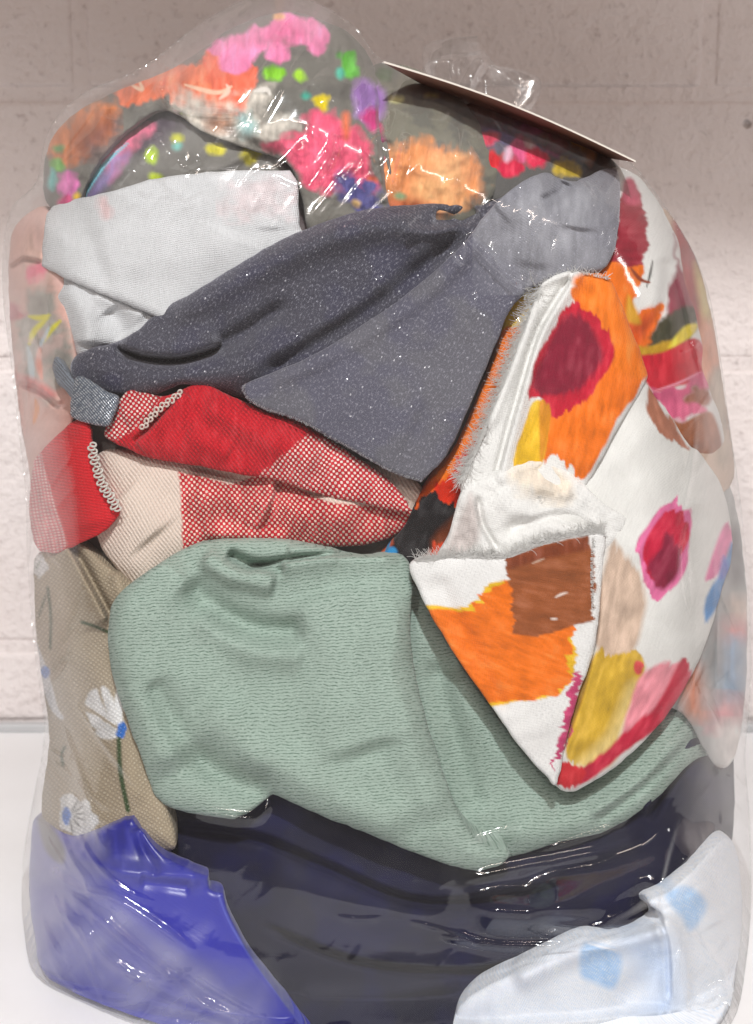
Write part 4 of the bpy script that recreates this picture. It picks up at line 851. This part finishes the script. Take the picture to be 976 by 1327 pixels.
crease = [ # pulled creases of the film (ridge line, half width px, height m)
 ([(219,70),(212,92),(208,112),(218,132),(246,146),(280,148),(306,148),(322,138)], 6.0, 0.0060),
 ([(432,172),(436,196),(424,222),(406,250)], 2.8, 0.0026), ([(478,84),(470,106),(460,122),(466,150)], 3.0, 0.003), ([(484,134),(474,146),(468,156)], 3.0, 0.0025),
 ([(506,142),(500,166),(480,178),(478,196),(488,222)], 3.2, 0.0032), ([(524,172),(521,200),(516,220),(510,246)], 5.0, 0.0042), ([(505,165),(500,185),(508,190)], 3, 0.0025),
 ([(608,305),(630,326),(652,348),(676,370)], 3.0, 0.0028), ([(694,288),(692,312),(687,340),(684,368)], 3.6, 0.0032), ([(592,158),(594,180),(592,205)], 3.5, 0.002),
 ([(180,215),(196,188),(216,176)], 7, 0.002), ([(204,168),(216,196),(240,214)], 8, 0.0025), ([(150,240),(170,215)], 6, 0.002), ([(232,220),(262,206)], 4, 0.002),
 ([(880,455),(896,450),(908,440)], 2.0, 0.0015), ([(870,330),(886,380),(902,450),(920,520)], 5, 0.003), ([(852,262),(862,290),(872,320)], 3, 0.002),
 ([(900,880),(925,930),(945,990),(948,1050),(940,1100)], 7, 0.005), ([(952,600),(960,700),(966,800),(966,860)], 5, 0.003), ([(930,760),(960,830),(966,900)], 4, 0.003),
 ([(600,1180),(700,1186),(800,1192),(856,1176)], 24, 0.012), ([(680,1174),(740,1166),(800,1152),(850,1134),(890,1104),(920,1076)], 30, 0.015), ([(840,1168),(880,1130),(936,1066)], 14, 0.009),
 ([(560,1210),(650,1226),(740,1224)], 6, 0.003), ([(600,1140),(700,1120),(800,1100)], 9, 0.002), ([(340,1140),(500,1180),(600,1196)], 26, 0.003), ([(700,1200),(800,1200),(870,1168)], 6, 0.003),
 ([(30,1150),(90,1190),(150,1250),(230,1290),(330,1330)], 9, 0.004), ([(34,1110),(70,1140),(130,1190),(200,1250),(280,1310)], 8, 0.004), ([(52,1060),(66,1096),(90,1130)], 4, 0.003), ([(72,1060),(90,1110),(120,1150)], 5, 0.003),
 ([(42,1080),(60,1120),(100,1150),(160,1170),(260,1240)], 5, 0.003), ([(60,860),(72,920),(96,980),(120,1060),(136,1110)], 4, 0.003), ([(84,960),(104,1020),(140,1080)], 3, 0.002), ([(50,760),(60,830),(70,900)], 4, 0.002),
 ([(44,1160),(60,1220),(90,1270)], 8, 0.003), ([(300,8),(262,70),(200,110)], 6, 0.002), ([(100,140),(70,180),(62,250)], 5, 0.002), ([(440,30),(470,70),(488,130)], 5, 0.002),
 ([(26,330),(44,318),(70,322)], 4, 0.002), ([(16,400),(30,480),(36,560)], 5, 0.003), ([(40,560),(60,530),(90,520)], 4, 0.002), ([(660,1250),(760,1210),(860,1150)], 7, 0.003),
 ([(250,1050),(330,1060),(350,1030)], 6, 0.002), ([(880,1200),(930,1250),(948,1310)], 7, 0.004), ([(905,1300),(930,1280),(950,1290)], 5, 0.004), ([(925,990),(946,1010),(968,1000)], 5, 0.003),
]
d = b.copy() + 0.0006 * fbm(x / 120, y / 70, 2) + 0.0022 * fbm((x + 0.35 * y) / 340, (y - 0.3 * x) / 80, 1) * np.clip((y - 1040) / 100, 0, 1)
inner = np.clip(sd / 14, 0, 1)
for L_, w, h in crease:
    d = d + Fold('ridge', L_, w, h * 0.9, ends=0.18)(x, y) * inner
for L_, w, h in [([(432,170),(437,196),(424,222),(404,252)], 4.2, 0.0042), ([(527,170),(523,200),(517,222),(511,248)], 5.5, 0.0050), ([(478,82),(470,104),(460,122)], 3.6, 0.0036), ([(506,142),(500,166),(481,178),(478,198),(489,224)], 4.2, 0.0042),
                ([(606,303),(630,326),(652,348),(678,372)], 4.0, 0.0042), ([(696,286),(692,312),(687,340),(685,370)], 4.4, 0.0042), ([(222,68),(212,92),(208,112),(218,132),(246,146),(300,150),(322,138)], 5.0, 0.0045)]:
    f_ = Fold('ridge', L_, w, 1.0, ends=0.12); v_ = f_(x, y); dd, _, _, _, arc = seg_dist(x, y, f_.L, False); ln = np.hypot(*np.diff(f_.L, axis=0).T).sum()
    saw = (arc * ln / 13.0 + 0.35 * np.sin(arc * 21)) % 1.0     # little steps down the crest, their long faces tipped up
    d = d + v_ * (h * 0.55 + 0.0026 * np.where(saw < 0.82, saw / 0.82, (1 - saw) / 0.18) * (np.abs(f_.L[-1, 1] - f_.L[0, 1]) > 40))
r1 = 1 - np.abs(fbm((x * 0.8 + y * 0.6) / 34, (-x * 0.6 + y * 0.8) / 130, 3)) * 2
low = np.clip((y - 1040) / 120, 0, 1); top = np.clip((330 - y) / 200, 0, 1); sidew = np.clip(1 - sd / 70, 0, 1)
d = d + inner * (0.0 * low + 0.25 * top + 0.5 * sidew + 0.03) * 0.0045 * (np.clip(r1, 0, 1) ** 5)
painted_haze = np.zeros(len(x))  # pale sheen painted over the film, strongest along sides and bottom
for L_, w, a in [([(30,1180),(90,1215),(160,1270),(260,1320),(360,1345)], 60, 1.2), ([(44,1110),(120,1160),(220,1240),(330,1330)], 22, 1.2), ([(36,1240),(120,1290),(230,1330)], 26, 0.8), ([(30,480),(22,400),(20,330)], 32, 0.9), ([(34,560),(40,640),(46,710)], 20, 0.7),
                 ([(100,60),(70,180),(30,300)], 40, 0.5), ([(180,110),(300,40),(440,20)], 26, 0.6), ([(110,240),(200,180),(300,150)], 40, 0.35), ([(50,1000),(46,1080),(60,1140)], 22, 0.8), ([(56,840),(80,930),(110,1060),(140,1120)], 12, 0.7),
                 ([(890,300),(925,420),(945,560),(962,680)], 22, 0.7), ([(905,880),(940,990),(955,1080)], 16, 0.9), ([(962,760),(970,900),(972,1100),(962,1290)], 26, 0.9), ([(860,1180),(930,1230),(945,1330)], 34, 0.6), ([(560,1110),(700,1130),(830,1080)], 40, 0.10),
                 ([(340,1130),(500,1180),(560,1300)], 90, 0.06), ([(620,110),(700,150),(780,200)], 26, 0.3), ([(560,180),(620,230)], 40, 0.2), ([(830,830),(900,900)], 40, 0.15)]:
    f_ = Fold('ridge', L_, w, a, ends=0.1)(x, y); painted_haze = np.maximum(painted_haze, f_ * (0.8 + 0.5 * fbm((x + y) / 30, (x - y) / 150, 2)))
# fine creases: small sharp folds, with bright hazy lines painted along them
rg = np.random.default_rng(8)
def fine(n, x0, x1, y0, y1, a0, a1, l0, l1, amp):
    global d, painted_haze
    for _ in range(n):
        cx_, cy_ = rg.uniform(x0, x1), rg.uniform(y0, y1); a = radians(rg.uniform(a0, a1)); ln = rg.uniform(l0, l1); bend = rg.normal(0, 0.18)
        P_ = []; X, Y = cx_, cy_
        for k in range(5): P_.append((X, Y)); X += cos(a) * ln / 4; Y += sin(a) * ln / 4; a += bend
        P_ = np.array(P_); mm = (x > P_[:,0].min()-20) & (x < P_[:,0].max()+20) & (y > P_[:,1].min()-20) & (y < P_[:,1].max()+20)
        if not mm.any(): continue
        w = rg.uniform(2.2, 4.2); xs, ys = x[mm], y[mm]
        painted_haze[mm] = np.maximum(painted_haze[mm], Fold('ridge', P_, w * 0.55, amp * rg.uniform(0.3, 1), ends=0.4)(xs, ys))
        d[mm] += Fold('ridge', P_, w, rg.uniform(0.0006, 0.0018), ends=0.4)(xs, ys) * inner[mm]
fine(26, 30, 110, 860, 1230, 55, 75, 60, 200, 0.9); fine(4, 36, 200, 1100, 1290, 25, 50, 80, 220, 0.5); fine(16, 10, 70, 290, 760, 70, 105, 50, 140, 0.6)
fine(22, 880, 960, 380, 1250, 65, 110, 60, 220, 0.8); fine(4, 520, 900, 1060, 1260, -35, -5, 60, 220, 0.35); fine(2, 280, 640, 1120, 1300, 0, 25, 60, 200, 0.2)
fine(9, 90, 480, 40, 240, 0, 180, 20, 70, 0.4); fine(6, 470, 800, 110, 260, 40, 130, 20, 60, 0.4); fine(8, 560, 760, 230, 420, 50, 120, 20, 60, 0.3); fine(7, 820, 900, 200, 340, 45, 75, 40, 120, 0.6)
V = at(x, y, d); V[:, 2] = np.maximum(V[:, 2], 0.0015)
bk = V.copy(); tt = np.clip(sd / 170, 0, 1); gg = np.sqrt(1 - (1 - tt) ** 2)
bk[:, 1] = V[:, 1] * (1 - gg) + gg * (0.03 + 0.62 * b); bk[:, 1] = np.maximum(bk[:, 1], V[:, 1])
be = boundary(q); bv = np.unique(be); NN = len(x); inn = np.setdiff1d(np.arange(NN), bv); m = np.full(NN, -1); m[bv] = bv; m[inn] = NN + np.arange(len(inn))
uv = np.stack([x, -y], -1)
bag = mesh_obj('plastic_bag', np.concatenate([V, bk[inn]]), np.concatenate([q, m[q][:, ::-1]]), FM, uv=np.concatenate([uv, uv[inn]]), cols={'painted_haze': np.repeat(np.concatenate([painted_haze, 0 * painted_haze[inn]])[:, None], 3, 1)})
tag(bag, 'big clear plastic bag stuffed full of colourful fabric scraps', 'plastic bag')
# gathered neck of the bag standing up behind the card
def neck():
    n_u, n_v = 90, 40; cxp, cyp = 640.0, 150.0; V = []; uv = []
    for j in range(n_v + 1):
        t = j / n_v
        for i in range(n_u):
            a = 2 * pi * i / n_u
            wv = 1 + 0.16 * sin(a * 7 + 3 * t) + 0.10 * sin(a * 13 + 1.3 + 5 * t)
            rx = (34 + 28 * sin(min(t * 1.25, 1) * pi * 0.62)) * wv; dr = 0.020 * (0.6 + 0.6 * t) * wv
            if t > 0.8: k = (t - 0.8) / 0.2; rx *= math.sqrt(max(1 - k * k, 0.0)) ; dr *= math.sqrt(max(1 - k * k, 0.0))
            px = cxp - 30 + 18 * t + rx * cos(a) + 10 * t * cos(a); py = cyp + 22 * cos(a) * 1.0 - 72 * t + 12 * sin(a * 3) * t
            V.append(at(px, py, -0.05 + dr * sin(a))); uv.append((a * 60, t * 80))
    F = []
    for j in range(n_v):
        for i in range(n_u):
            k = j * n_u + i; k2 = j * n_u + (i + 1) % n_u; F.append((k, k2, k2 + n_u, k + n_u))
    o = mesh_obj('gathered_neck', V, F, FM, bag, uv=uv, cols={'painted_haze': np.full((len(V), 3), 0.06)})
neck()
